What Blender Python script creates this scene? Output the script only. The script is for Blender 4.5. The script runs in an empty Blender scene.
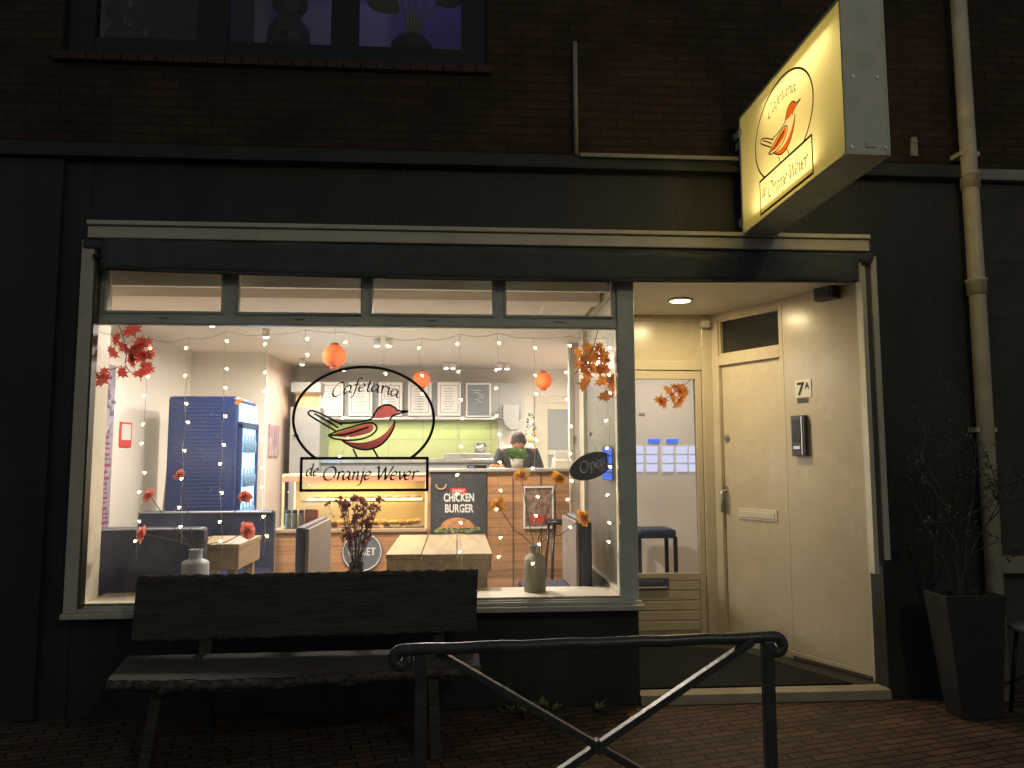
import bpy, bmesh, math, random
from mathutils import Vector, Matrix, noise
random.seed(7)
R = math.radians; PI = math.pi
SC = bpy.context.scene; COL = SC.collection
# ---------------------------------------------------------------- camera
FPX = 770.0; HEYE = 1.55
YAW, PITCH, ROLL = R(4.09), R(5.536), R(-0.13)
_f = Vector((math.sin(YAW)*math.cos(PITCH), math.cos(YAW)*math.cos(PITCH), math.sin(PITCH)))
_r = Vector((math.cos(YAW), -math.sin(YAW), 0)); _u = _r.cross(_f)
_r, _u = _r*math.cos(ROLL)+_u*math.sin(ROLL), -_r*math.sin(ROLL)+_u*math.cos(ROLL)
cd = bpy.data.cameras.new('camera'); cam = bpy.data.objects.new('camera', cd); COL.objects.link(cam)
cam.matrix_world = Matrix(((_r.x,_u.x,-_f.x,0),(_r.y,_u.y,-_f.y,0),(_r.z,_u.z,-_f.z,HEYE),(0,0,0,1)))
cd.sensor_width = 36; cd.lens = 36*FPX/1024; cd.clip_end = 500; cd.clip_start = .05
SC.camera = cam
# ---------------------------------------------------------------- night sky and exposure
w = bpy.data.worlds.new('World'); SC.world = w; w.use_nodes = True
bg = w.node_tree.nodes['Background']
bg.inputs[0].default_value = (.58, .64, .66, 1); bg.inputs[1].default_value = .145
SC.view_settings.view_transform = 'Standard'; SC.view_settings.look = 'None'
SC.view_settings.exposure = 0; SC.view_settings.gamma = 1
SC.render.engine = 'CYCLES'; SC.cycles.use_denoising = True
SC.cycles.max_bounces = 8; SC.cycles.transparent_max_bounces = 12; SC.cycles.sample_clamp_indirect = 6
SC.cycles.caustics_reflective = False; SC.cycles.caustics_refractive = False

def lamp(name, kind, loc, energy, col, size=.1, rot=None, parent=None, spot=None, sy=None):
    d = bpy.data.lights.new(name, kind); d.energy = energy; d.color = col
    if kind == 'AREA':
        d.size = size; d.shape = 'DISK'
        if sy: d.shape = 'RECTANGLE'; d.size_y = sy
    elif kind == 'SPOT':
        d.shadow_soft_size = size; d.spot_size = R(spot or 120); d.spot_blend = .6
    else: d.shadow_soft_size = size
    o = bpy.data.objects.new(name, d); COL.objects.link(o); o.location = loc
    if rot: o.rotation_euler = rot
    return o
# the street lamp on the far side of the street, behind the viewer
lamp('street_lamp_light', 'POINT', (3.4, -3.2, 5.6), 150, (1, .84, .56), .25)
# ceiling spots inside the cafe (their fixtures are built below)
for (x, y, e) in ((-1.75, 6.5, 55), (-.2, 6.1, 62), (-1.2, 8.1, 58), (.5, 8.3, 44), (1.2, 9.3, 20), (-1.6, 9.2, 16), (2.1, 7.2, 9)):
    lamp('ceiling_spot_light', 'AREA', (x, y, 2.62), e, (1, .885, .74), .22)
lamp('entrance_downlight', 'AREA', (1.73, 5.80, 2.755), 15, (1, .78, .42), .13)
# ---------------------------------------------------------------- pixel -> place
def ray(px, py):
    return _r*((px-512)/FPX) - _u*((py-384)/FPX) + _f
def P(px, py, Y):
    d = ray(px, py); t = Y/d.y
    return Vector((d.x*t, Y, HEYE+d.z*t))
def X_(px, py, Y): return P(px, py, Y).x
def Z_(px, py, Y): return P(px, py, Y).z
# ---------------------------------------------------------------- materials
MATS = {}
def mat(name, col, rough=.6, metal=0, var=0, vscale=6, bump=0, bscale=40, emit=None, es=0, spec=None, coat=0, trans=0, stretch=None):
    if name in MATS: return MATS[name]
    m = bpy.data.materials.new(name); m.use_nodes = True; MATS[name] = m
    nt = m.node_tree; N = nt.nodes; L = nt.links; b = N['Principled BSDF']
    c = (*col, 1)
    b.inputs['Base Color'].default_value = c; b.inputs['Roughness'].default_value = rough
    b.inputs['Metallic'].default_value = metal
    if spec is not None: b.inputs['Specular IOR Level'].default_value = spec
    if coat: b.inputs['Coat Weight'].default_value = coat
    if trans: b.inputs['Transmission Weight'].default_value = trans
    tc = N.new('ShaderNodeTexCoord'); src = tc.outputs['Object']
    if stretch:
        mp = N.new('ShaderNodeMapping'); mp.inputs['Scale'].default_value = stretch
        L.new(src, mp.inputs[0]); src = mp.outputs[0]
    if var:
        n = N.new('ShaderNodeTexNoise'); n.inputs['Scale'].default_value = vscale; n.inputs['Detail'].default_value = 6
        n.inputs['Roughness'].default_value = .65
        L.new(src, n.inputs['Vector'])
        r = N.new('ShaderNodeValToRGB')
        r.color_ramp.elements[0].position = .3; r.color_ramp.elements[1].position = .7
        r.color_ramp.elements[0].color = tuple(max(0, v*(1-var)) for v in col)+(1,)
        r.color_ramp.elements[1].color = tuple(min(1, v*(1+var)) for v in col)+(1,)
        L.new(n.outputs['Fac'], r.inputs[0]); L.new(r.outputs[0], b.inputs['Base Color'])
        rr = N.new('ShaderNodeMapRange'); rr.inputs['To Min'].default_value = max(.03, rough-.08); rr.inputs['To Max'].default_value = min(1, rough+.12)
        L.new(n.outputs['Fac'], rr.inputs[0]); L.new(rr.outputs[0], b.inputs['Roughness'])
    if bump:
        n2 = N.new('ShaderNodeTexNoise'); n2.inputs['Scale'].default_value = bscale; n2.inputs['Detail'].default_value = 5
        L.new(src, n2.inputs['Vector'])
        bp = N.new('ShaderNodeBump'); bp.inputs['Strength'].default_value = bump; bp.inputs['Distance'].default_value = .01
        L.new(n2.outputs['Fac'], bp.inputs['Height']); L.new(bp.outputs[0], b.inputs['Normal'])
    if emit:
        b.inputs['Emission Color'].default_value = (*emit, 1); b.inputs['Emission Strength'].default_value = es
    return m
def transl(m, f=.5, k=1.0):
    nt = m.node_tree; N = nt.nodes; L = nt.links; b = N['Principled BSDF']; out = N['Material Output']
    t = N.new('ShaderNodeBsdfTranslucent')
    lk = b.inputs['Base Color'].links
    if lk: L.new(lk[0].from_socket, t.inputs[0])
    else: t.inputs[0].default_value = b.inputs['Base Color'].default_value
    mx = N.new('ShaderNodeMixShader'); mx.inputs[0].default_value = f
    L.new(b.outputs[0], mx.inputs[1]); L.new(t.outputs[0], mx.inputs[2]); L.new(mx.outputs[0], out.inputs[0]); return m
def brick_mat(name, c1, c2, mortar, bw, rh, ms, horiz=False, rot=0, rough=.85, bumpd=.006, offset=.5, spec=.3, wear=.35):
    m = bpy.data.materials.new(name); m.use_nodes = True; MATS[name] = m
    nt = m.node_tree; N = nt.nodes; L = nt.links; b = N['Principled BSDF']
    tc = N.new('ShaderNodeTexCoord'); sp = N.new('ShaderNodeSeparateXYZ'); cb = N.new('ShaderNodeCombineXYZ')
    L.new(tc.outputs['Object'], sp.inputs[0]); L.new(sp.outputs[0], cb.inputs[0]); L.new(sp.outputs[1 if horiz else 2], cb.inputs[1])
    mp = N.new('ShaderNodeMapping'); mp.inputs['Rotation'].default_value = (0, 0, rot); L.new(cb.outputs[0], mp.inputs[0])
    # slightly wandering joints
    nd = N.new('ShaderNodeTexNoise'); nd.inputs['Scale'].default_value = 3.5; L.new(mp.outputs[0], nd.inputs['Vector'])
    vm = N.new('ShaderNodeVectorMath'); vm.operation = 'SUBTRACT'; vm.inputs[1].default_value = (.5, .5, .5); L.new(nd.outputs['Color'], vm.inputs[0])
    vs = N.new('ShaderNodeVectorMath'); vs.operation = 'SCALE'; vs.inputs['Scale'].default_value = .03 if horiz else .012; L.new(vm.outputs[0], vs.inputs[0])
    va = N.new('ShaderNodeVectorMath'); va.operation = 'ADD'; L.new(mp.outputs[0], va.inputs[0]); L.new(vs.outputs[0], va.inputs[1])
    br = N.new('ShaderNodeTexBrick'); L.new(va.outputs[0], br.inputs['Vector'])
    br.offset = offset
    br.inputs['Color1'].default_value = (*c1, 1); br.inputs['Color2'].default_value = (*c2, 1); br.inputs['Mortar'].default_value = (*mortar, 1)
    br.inputs['Scale'].default_value = 1; br.inputs['Mortar Size'].default_value = ms; br.inputs['Brick Width'].default_value = bw
    br.inputs['Row Height'].default_value = rh; br.inputs['Mortar Smooth'].default_value = .3
    n = N.new('ShaderNodeTexNoise'); n.inputs['Scale'].default_value = 2.2; n.inputs['Detail'].default_value = 8; n.inputs['Roughness'].default_value = .7
    L.new(mp.outputs[0], n.inputs['Vector'])
    mr = N.new('ShaderNodeMapRange'); mr.inputs[1].default_value = .3; mr.inputs[2].default_value = .7; mr.inputs[3].default_value = 1-wear; mr.inputs[4].default_value = 1+wear
    L.new(n.outputs['Fac'], mr.inputs[0])
    mx = N.new('ShaderNodeVectorMath'); mx.operation = 'SCALE'; L.new(br.outputs['Color'], mx.inputs[0]); L.new(mr.outputs[0], mx.inputs['Scale'])
    L.new(mx.outputs[0], b.inputs['Base Color']); b.inputs['Roughness'].default_value = rough
    b.inputs['Specular IOR Level'].default_value = spec
    n3 = N.new('ShaderNodeTexNoise'); n3.inputs['Scale'].default_value = 60; n3.inputs['Detail'].default_value = 4; L.new(mp.outputs[0], n3.inputs['Vector'])
    ad = N.new('ShaderNodeMath'); ad.operation = 'MULTIPLY_ADD'; ad.inputs[1].default_value = .35; L.new(n3.outputs['Fac'], ad.inputs[0])
    iv = N.new('ShaderNodeMath'); iv.operation = 'SUBTRACT'; iv.inputs[0].default_value = 1; L.new(br.outputs['Fac'], iv.inputs[1]); L.new(iv.outputs[0], ad.inputs[2])
    bp = N.new('ShaderNodeBump'); bp.inputs['Strength'].default_value = .9; bp.inputs['Distance'].default_value = bumpd
    L.new(ad.outputs[0], bp.inputs['Height']); L.new(bp.outputs[0], b.inputs['Normal'])
    return m
def glass_mat(name, tint=(1,1,1), rough=.0, ior=1.45, dirt_haze=0):
    m = bpy.data.materials.new(name); m.use_nodes = True; MATS[name] = m
    nt = m.node_tree; N = nt.nodes; L = nt.links; N.remove(N['Principled BSDF']); out = N['Material Output']
    t = N.new('ShaderNodeBsdfTransparent'); t.inputs[0].default_value = (*tint, 1)
    g = N.new('ShaderNodeBsdfGlossy'); g.inputs['Roughness'].default_value = rough
    fr = N.new('ShaderNodeFresnel'); fr.inputs[0].default_value = ior
    mx = N.new('ShaderNodeMixShader'); L.new(fr.outputs[0], mx.inputs[0]); L.new(t.outputs[0], mx.inputs[1]); L.new(g.outputs[0], mx.inputs[2])
    if dirt_haze:  # translucent dirt film that also imitates haze over the interior
        d = N.new('ShaderNodeBsdfTranslucent'); d.inputs[0].default_value = (.75, .75, .75, 1)
        tc = N.new('ShaderNodeTexCoord'); n = N.new('ShaderNodeTexNoise'); n.inputs['Scale'].default_value = 3; n.inputs['Detail'].default_value = 8
        L.new(tc.outputs['Object'], n.inputs['Vector'])
        mr = N.new('ShaderNodeMapRange'); mr.inputs[1].default_value = .4; mr.inputs[2].default_value = .8; mr.inputs[3].default_value = dirt_haze*.4; mr.inputs[4].default_value = dirt_haze*1.6
        L.new(n.outputs['Fac'], mr.inputs[0])
        m2 = N.new('ShaderNodeMixShader'); L.new(mr.outputs[0], m2.inputs[0]); L.new(mx.outputs[0], m2.inputs[1]); L.new(d.outputs[0], m2.inputs[2]); mx = m2
    L.new(mx.outputs[0], out.inputs[0]); return m
def emis_mat(name, col, s):
    m = bpy.data.materials.new(name); m.use_nodes = True; MATS[name] = m
    nt = m.node_tree; N = nt.nodes; L = nt.links; N.remove(N['Principled BSDF'])
    e = N.new('ShaderNodeEmission'); e.inputs[0].default_value = (*col, 1); e.inputs[1].default_value = s
    L.new(e.outputs[0], N['Material Output'].inputs[0]); return m
def plank_mat(name, c, n_per_m, axis, rough=.5, var=.35, gap=.03):
    """boards: thin dark joints every 1/n_per_m metres along one axis, grain along the boards"""
    m = bpy.data.materials.new(name); m.use_nodes = True; MATS[name] = m
    nt = m.node_tree; N = nt.nodes; L = nt.links; b = N['Principled BSDF']
    tc = N.new('ShaderNodeTexCoord'); sp = N.new('ShaderNodeSeparateXYZ'); L.new(tc.outputs['Object'], sp.inputs[0])
    mu = N.new('ShaderNodeMath'); mu.operation = 'MULTIPLY'; mu.inputs[1].default_value = n_per_m; L.new(sp.outputs[axis], mu.inputs[0])
    fr = N.new('ShaderNodeMath'); fr.operation = 'FRACT'; L.new(mu.outputs[0], fr.inputs[0])
    fl = N.new('ShaderNodeMath'); fl.operation = 'FLOOR'; L.new(mu.outputs[0], fl.inputs[0])
    wn = N.new('ShaderNodeTexWhiteNoise'); wn.noise_dimensions = '1D'; L.new(fl.outputs[0], wn.inputs['W'])
    mp = N.new('ShaderNodeMapping'); s = [3, 3, 3]; s[axis] = 45; mp.inputs['Scale'].default_value = s; L.new(tc.outputs['Object'], mp.inputs[0])
    n = N.new('ShaderNodeTexNoise'); n.inputs['Scale'].default_value = 1; n.inputs['Detail'].default_value = 6; L.new(mp.outputs[0], n.inputs['Vector'])
    a = N.new('ShaderNodeMath'); a.operation = 'MULTIPLY_ADD'; a.inputs[1].default_value = .45; L.new(wn.outputs[0], a.inputs[0]); L.new(n.outputs['Fac'], a.inputs[2])
    r = N.new('ShaderNodeValToRGB'); r.color_ramp.elements[0].position = .4; r.color_ramp.elements[1].position = .95
    r.color_ramp.elements[0].color = tuple(v*(1-var) for v in c)+(1,); r.color_ramp.elements[1].color = tuple(min(1, v*(1+var)) for v in c)+(1,)
    L.new(a.outputs[0], r.inputs[0])
    st = N.new('ShaderNodeMath'); st.operation = 'GREATER_THAN'; st.inputs[1].default_value = gap; L.new(fr.outputs[0], st.inputs[0])
    mr = N.new('ShaderNodeMapRange'); mr.inputs[3].default_value = .3; mr.inputs[4].default_value = 1; L.new(st.outputs[0], mr.inputs[0])
    mx = N.new('ShaderNodeVectorMath'); mx.operation = 'SCALE'; L.new(r.outputs[0], mx.inputs[0]); L.new(mr.outputs[0], mx.inputs['Scale'])
    L.new(mx.outputs[0], b.inputs['Base Color']); b.inputs['Roughness'].default_value = rough
    bp = N.new('ShaderNodeBump'); bp.inputs['Strength'].default_value = .5; bp.inputs['Distance'].default_value = .004
    ad = N.new('ShaderNodeMath'); ad.operation = 'MULTIPLY_ADD'; ad.inputs[1].default_value = .3; L.new(n.outputs['Fac'], ad.inputs[0]); L.new(st.outputs[0], ad.inputs[2])
    L.new(ad.outputs[0], bp.inputs['Height']); L.new(bp.outputs[0], b.inputs['Normal'])
    return m
# ---------------------------------------------------------------- mesh builder
class MB:
    def __init__(s, M=None): s.v = []; s.f = []; s.sm = []; s.M = M
    def add(s, vs, fs, smooth=False):
        k = len(s.v)
        for p in vs:
            p = Vector(p); s.v.append(s.M @ p if s.M else p)
        for f in fs: s.f.append([k+i for i in f]); s.sm.append(smooth)
        return s
    def box(s, x0, x1, y0, y1, z0, z1):
        vs = [(x, y, z) for z in (z0, z1) for y in (y0, y1) for x in (x0, x1)]
        return s.add(vs, [(0,2,3,1),(4,5,7,6),(0,1,5,4),(2,6,7,3),(0,4,6,2),(1,3,7,5)])
    def hexa(s, b, t):   # bottom quad, top quad, both counter-clockwise
        return s.add(list(b)+list(t), [(3,2,1,0),(4,5,6,7),(0,1,5,4),(1,2,6,5),(2,3,7,6),(3,0,4,7)])
    def bar(s, a, b, wd, th, up=(0,0,1)):
        a, b = Vector(a), Vector(b); d = (b-a).normalized(); u = Vector(up)
        sd = d.cross(u).normalized()*wd/2; u2 = sd.cross(d).normalized()*th/2
        q = lambda p: [p-sd-u2, p+sd-u2, p+sd+u2, p-sd+u2]
        return s.add(q(a)+q(b), [(0,1,2,3),(7,6,5,4),(0,4,5,1),(1,5,6,2),(2,6,7,3),(3,7,4,0)])
    def tube(s, pts, r, n=10, cap=True):
        pts = [Vector(p) for p in pts]; rr = r if isinstance(r, (list, tuple)) else [r]*len(pts)
        vs = []; prev = None
        for i, p in enumerate(pts):
            d = (pts[min(i+1, len(pts)-1)]-pts[max(i-1, 0)]).normalized()
            if prev is None:
                u = Vector((0,0,1)) if abs(d.z) < .9 else Vector((1,0,0)); u = (u-d*u.dot(d)).normalized()
            else:
                u = prev-d*prev.dot(d); u = u.normalized() if u.length > 1e-6 else d.orthogonal().normalized()
            prev = u; w_ = d.cross(u)
            for k in range(n):
                a = 2*PI*k/n; vs.append(p+(u*math.cos(a)+w_*math.sin(a))*rr[i])
        fs = [(i*n+k, i*n+(k+1)%n, (i+1)*n+(k+1)%n, (i+1)*n+k) for i in range(len(pts)-1) for k in range(n)]
        s.add(vs, fs, True)
        if cap:
            s.add(vs[:n], [tuple(range(n))[::-1]]); s.add(vs[-n:], [tuple(range(n))])
        return s
    def lathe(s, c, prof, n=24, sx=1, sy=1, cap=True):
        c = Vector(c); vs = []
        for (r, z) in prof:
            for k in range(n):
                a = 2*PI*k/n; vs.append(c+Vector((r*math.cos(a)*sx, r*math.sin(a)*sy, z)))
        fs = [(i*n+k, i*n+(k+1)%n, (i+1)*n+(k+1)%n, (i+1)*n+k) for i in range(len(prof)-1) for k in range(n)]
        s.add(vs, fs, True)
        if not cap: return s
        if prof[0][0] > .0005: s.add(vs[:n], [tuple(range(n))[::-1]])
        if prof[-1][0] > .0005: s.add(vs[-n:], [tuple(range(n))])
        return s
    def ball(s, c, r, n=10, m=6, sz=1):
        return s.lathe(c, [(r*math.sin(PI*i/m)+1e-5, -r*sz*math.cos(PI*i/m)) for i in range(m+1)], n)
    def prism(s, pts, a, b):  # pts 3-D polygon offset by vectors a and b
        a, b = Vector(a), Vector(b); n = len(pts); pts = [Vector(p) for p in pts]
        s.add([p+a for p in pts], [tuple(range(n))]); s.add([p+b for p in pts], [tuple(range(n))[::-1]])
        s.add([p+a for p in pts]+[p+b for p in pts], [((i+1)%n, i, n+i, n+(i+1)%n) for i in range(n)])
        return s
    def build(s, name, m, parent=None, bev=0, origin=None):
        me = bpy.data.meshes.new(name)
        o0 = Vector((0,0,0)); p = parent
        if parent: 
            while p: o0 += p.location; p = p.parent
        elif origin: o0 = Vector(origin)
        me.from_pydata([v-o0 for v in s.v], [], s.f); me.polygons.foreach_set('use_smooth', s.sm); me.update()
        bm = bmesh.new(); bm.from_mesh(me); bmesh.ops.remove_doubles(bm, verts=bm.verts, dist=1e-5)
        bmesh.ops.recalc_face_normals(bm, faces=bm.faces); bm.to_mesh(me); bm.free()
        if m: me.materials.append(m)
        o = bpy.data.objects.new(name, me); COL.objects.link(o)
        if parent: o.parent = parent
        else: o.location = o0
        if bev:
            md = o.modifiers.new('bevel', 'BEVEL'); md.width = bev; md.segments = 2; md.limit_method = 'ANGLE'; md.angle_limit = R(50)
        return o
def tag(o, label=None, cat=None, group=None, kind=None):
    if label: o['label'] = label
    if cat: o['category'] = cat
    if group: o['group'] = group
    if kind: o['kind'] = kind
    return o
def thing(name, loc, label, cat, group=None):
    o = bpy.data.objects.new(name, None); COL.objects.link(o); o.location = loc; o.empty_display_size = .1
    return tag(o, label, cat, group)
def copy_tree(o, parent=None, loc=None, label=None):
    c = o.copy(); COL.objects.link(c); c.parent = parent
    if loc is not None: c.location = loc
    if label: c['label'] = label
    for ch in list(o.children): copy_tree(ch, c)
    return c
def text_mesh(name, body, size, M, m, parent, bold=0, sx=1, align='CENTER', depth=.0):
    cu = bpy.data.curves.new(name, 'FONT'); cu.body = body; cu.size = size; cu.align_x = align; cu.offset = bold; cu.extrude = depth
    t = bpy.data.objects.new(name, cu); COL.objects.link(t)
    dg = bpy.context.evaluated_depsgraph_get(); me = bpy.data.meshes.new_from_object(t.evaluated_get(dg))
    bpy.data.objects.remove(t); me.materials.clear(); me.materials.append(m)
    o0 = Vector((0,0,0)); p = parent
    while p: o0 += p.location; p = p.parent
    me.transform(Matrix.Diagonal((sx, 1, 1, 1))); me.transform(M); me.transform(Matrix.Translation(-o0))
    o = bpy.data.objects.new(name, me); COL.objects.link(o); o.parent = parent
    return o
FRONT = Matrix(((1,0,0,0),(0,0,-1,0),(0,1,0,0),(0,0,0,1)))   # text plane -> wall facing the viewer
def front(x, y, z): return Matrix.Translation((x, y, z)) @ FRONT
# ---------------------------------------------------------------- material table
M_wall = mat('dark_painted_plaster', (.034, .037, .033), .55, var=.42, vscale=1.6, bump=.5, bscale=28, stretch=(1.6, 1.6, .55))
M_brick = brick_mat('old_brown_brick', (.075, .043, .026), (.054, .032, .021), (.040, .033, .026), .215, .062, .009)
M_pave = brick_mat('clinker_pavers', (.15, .088, .058), (.095, .06, .044), (.024, .02, .016), .205, .066, .007, horiz=True, rot=R(-14), rough=.62, bumpd=.006, wear=.5)
M_nbrick = brick_mat('grey_painted_masonry', (.10, .095, .075), (.085, .08, .065), (.07, .065, .055), .9, .42, .004, bumpd=.002)
M_cream = mat('cream_paint', (.60, .56, .45), .45, var=.08, vscale=5)
M_frame = mat('grey_green_frame_paint', (.66, .70, .63), .42, var=.14, vscale=4, bump=.08, bscale=20)
M_sill = mat('weathered_sill_paint', (.66, .64, .54), .5, var=.15, vscale=7)
M_alu = mat('ivory_aluminium', (.66, .64, .53), .4, var=.12, vscale=5, bump=.05)
M_alu2 = mat('ivory_aluminium_groove_shade', (.10, .095, .075), .5)  # darkened copy of the ivory, groove shade put into the colour
M_fabric = mat('charcoal_awning_fabric', (.095, .11, .108), .85, var=.2, vscale=9, bump=.3, bscale=120)
M_black = mat('black_iron', (.022, .023, .025), .38, var=.3, vscale=14, bump=.25, bscale=60)
M_glass = glass_mat('window_glass', dirt_haze=.022)
M_glass2 = glass_mat('display_glass', dirt_haze=.015)
M_glass3 = glass_mat('side_glass', rough=.32, dirt_haze=.30)
M_white = mat('white_interior_paint', (.80, .76, .69), .6, var=.03, vscale=2)
M_ceil = mat('ceiling_paint', (.84, .76, .68), .7, var=.03, vscale=2)
M_beige = mat('beige_wall_paint', (.62, .50, .42), .6, var=.04)
M_floor = mat('pale_floor_tiles', (.50, .45, .39), .35, var=.15, vscale=3)
M_doorw = mat('glossy_cream_door_paint', (.62, .54, .385), .24, var=.05, vscale=3, bump=.05, bscale=9)
M_mat = mat('black_entrance_mat', (.014, .013, .012), .95, bump=.8, bscale=200)
M_pipe = mat('cream_downpipe_paint', (.66, .61, .47), .33, var=.18, vscale=8, bump=.1, bscale=14)
M_bench = mat('weathered_dark_timber', (.066, .060, .052), .72, var=.5, vscale=5, bump=.9, bscale=16, stretch=(.9, 7, 7))
M_bark = mat('rough_bark_edge', (.095, .082, .068), .85, var=.75, vscale=22, bump=1, bscale=70)
M_steel = mat('brushed_steel', (.55, .55, .53), .3, metal=1, var=.1, vscale=12)
M_rail = mat('dark_rail_paint', (.055, .06, .062), .30, var=.3, vscale=18, bump=.2, bscale=45)
M_wood = plank_mat('light_oak_planks', (.52, .40, .24), 4.0, 0)
M_clad = plank_mat('orange_brown_cladding', (.44, .235, .115), 13, 2, rough=.45)
M_navy = mat('navy_leatherette', (.011, .019, .058), .42, var=.2, vscale=5, bump=.15, bscale=60)
M_taupe = mat('taupe_fabric', (.24, .20, .17), .8, var=.15, vscale=12, bump=.3, bscale=150)
M_ink = mat('black_vinyl_lettering', (.012, .012, .016), .5)
M_red = transl(mat('brick_red_vinyl', (.40, .10, .085), .5), .75)
M_orange = mat('orange_paper', (.85, .16, .03), .7, emit=(1, .16, .02), es=.10)
M_lead = mat('pale_lead_strip', (.33, .33, .29), .5, var=.2)
M_planter = mat('slate_planter', (.028, .028, .026), .6, var=.2, vscale=5, bump=.3, bscale=40)
M_twig = mat('bare_twig_bark', (.055, .045, .032), .8)
M_leafdk = mat('dark_green_leaf', (.045, .07, .025), .6, var=.4, vscale=30)
M_soil = mat('potting_soil', (.03, .022, .016), .95, bump=1, bscale=60)
M_paper = mat('printed_paper', (.78, .77, .74), .7)
M_grey = mat('grey_kitchen_laminate', (.33, .34, .33), .4, var=.06)
M_tile = brick_mat('pale_green_wall_tiles', (.58, .62, .30), (.55, .60, .29), (.42, .46, .22), .45, .30, .005, rough=.3, bumpd=.001, offset=0, wear=.05, spec=.5)
M_dark = mat('dark_screen_plastic', (.010, .011, .015), .3)
M_bulb = emis_mat('warm_fairy_bulb_glow', (1, .68, .28), 34); MATS['warm_fairy_bulb_glow'].cycles.emission_sampling = 'NONE'
M_wire = mat('clear_light_wire', (.55, .55, .50), .4)
M_spot = emis_mat('ceiling_spot_glow', (1, .93, .80), 14)
M_cool = emis_mat('cool_fridge_light', (.35, .72, 1), 3.2)
# ================================================================ ground
g = MB(); g.box(-30, 30, -14, 5.3, -.30, 0)
tag(g.build('pavement', M_pave), kind='structure')
g = MB(); g.box(-30, 30, -60, -14.0, -.30, -.12); tag(g.build('road', mat('asphalt', (.05, .05, .05), .85, var=.2, vscale=20, bump=.5, bscale=80)), kind='structure')
# ================================================================ cafe building
FY = 4.97
B = thing('cafe_building', (0, FY, 0), 'dark plastered shop building with brown brick upper floor and lit cafe window', 'building')
XL, XR = -2.34, 2.80            # shop front opening
XC = 1.165                      # corner between window and entrance recess
ZT = 2.90
wl = MB()
wl.box(-9, XL, FY, FY+.22, 0, 3.50); wl.box(XL, XR, FY, FY+.22, ZT, 3.50); wl.box(XR, 3.52, FY, FY+.22, 0, 3.50)
wl.box(XL, XC, FY, FY+.16, 0, .60)
wl.box(XC-.16, XC, FY+.16, 6.44, 0, .60)                     # return under the side window
wl.build('ground_floor_wall', M_wall, B, bev=.006)
pl = MB(); pl.box(-9, X_(40, 640, FY), FY-.035, FY, 0, 3.46); pl.build('pilaster', M_wall, B, bev=.004)
c = MB(); c.box(-9, 3.52, FY-.075, FY, 3.465, 3.50); c.box(-9, 3.52, FY-.05, FY, 3.50, 3.565); c.build('cornice', M_wall, B, bev=.006)
# upper brick wall with a window opening
UX0, UX1 = X_(62, 40, FY+.02), X_(487, 60, FY+.02); UZ0 = Z_(487, 68, FY+.02); UZ1 = UZ0+1.5
b = MB(); by0, by1 = FY+.02, FY+.24
b.box(-9, UX0, by0, by1, 3.50, 7.2); b.box(UX1, 3.52, by0, by1, 3.50, 7.2)
b.box(UX0, UX1, by0, by1, 3.50, UZ0); b.box(UX0, UX1, by0, by1, UZ1, 7.2)
b.build('upper_brick_wall', M_brick, B)
s_ = MB()
n = 26
for i in range(n):
    a = UX0-.04+(UX1-UX0+.08)*i/n; e = UX0-.04+(UX1-UX0+.08)*(i+.93)/n
    s_.box(a, e, FY-.03+random.uniform(0, .006), FY+.03, UZ0-.055, UZ0-.004)
s_.build('brick_sill', mat('sill_brick', (.075, .038, .028), .8, var=.4, vscale=5, bump=.4), B, bev=.004)
uf = MB(); y0, y1 = FY+.06, FY+.13
xa = [UX0, X_(95, 30, y0), X_(197, 30, y0), X_(227, 30, y0), X_(331, 30, y0), X_(358, 30, y0), X_(461, 30, y0), UX1]
zb = Z_(280, 43, y0)
for i in range(0, 8, 2): uf.box(xa[i], xa[i+1], y0, y1, UZ0, UZ1)
for i in range(1, 7, 2):
    uf.box(xa[i], xa[i+1], y0+.003, y1, UZ0, zb); uf.box(xa[i], xa[i+1], y0+.003, y1, UZ1-.1, UZ1)
M_uf = mat('black_window_paint', (.012, .012, .012), .4)
UW = uf.build('upper_window', M_uf, B)
MB().box(UX0+.03, UX1-.03, y0+.03, y0+.034, zb-.01, UZ1-.09).build('pane', M_glass, UW)
rm = MB(); rm.box(UX0-.3, UX1+.3, FY+1.6, FY+1.65, 3.8, 6.2); rm.box(UX0-.3, UX1+.3, FY+.3, FY+1.6, 3.75, 3.8)
rm.box(UX0-.35, UX0-.3, FY+.3, FY+1.6, 3.8, 6.2); rm.box(UX1+.3, UX1+.35, FY+.3, FY+1.6, 3.8, 6.2); rm.box(UX0-.3, UX1+.3, FY+.25, FY+1.65, 6.2, 6.25)
rm.build('upper_room', mat('violet_grey_wall', (.40, .38, .52), .8), B)
pt = MB(); pt.box(X_(203, 30, 5.3)-.02, X_(203, 30, 5.3)+.02, FY+.3, FY+1.55, 3.8, 6.2); pt.build('upper_partition', M_uf, B)
lamp('upper_room_light', 'AREA', (-.55, FY+1.30, 6.0), 2.0, (.36, .29, 1), 1.6)
uws = MB(); uws.box(UX0, UX1, FY+.135, FY+.42, UZ0-.03, zb+.03); uws.build('inner_window_ledge', M_uf, B)
ZL = zb+.03
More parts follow.
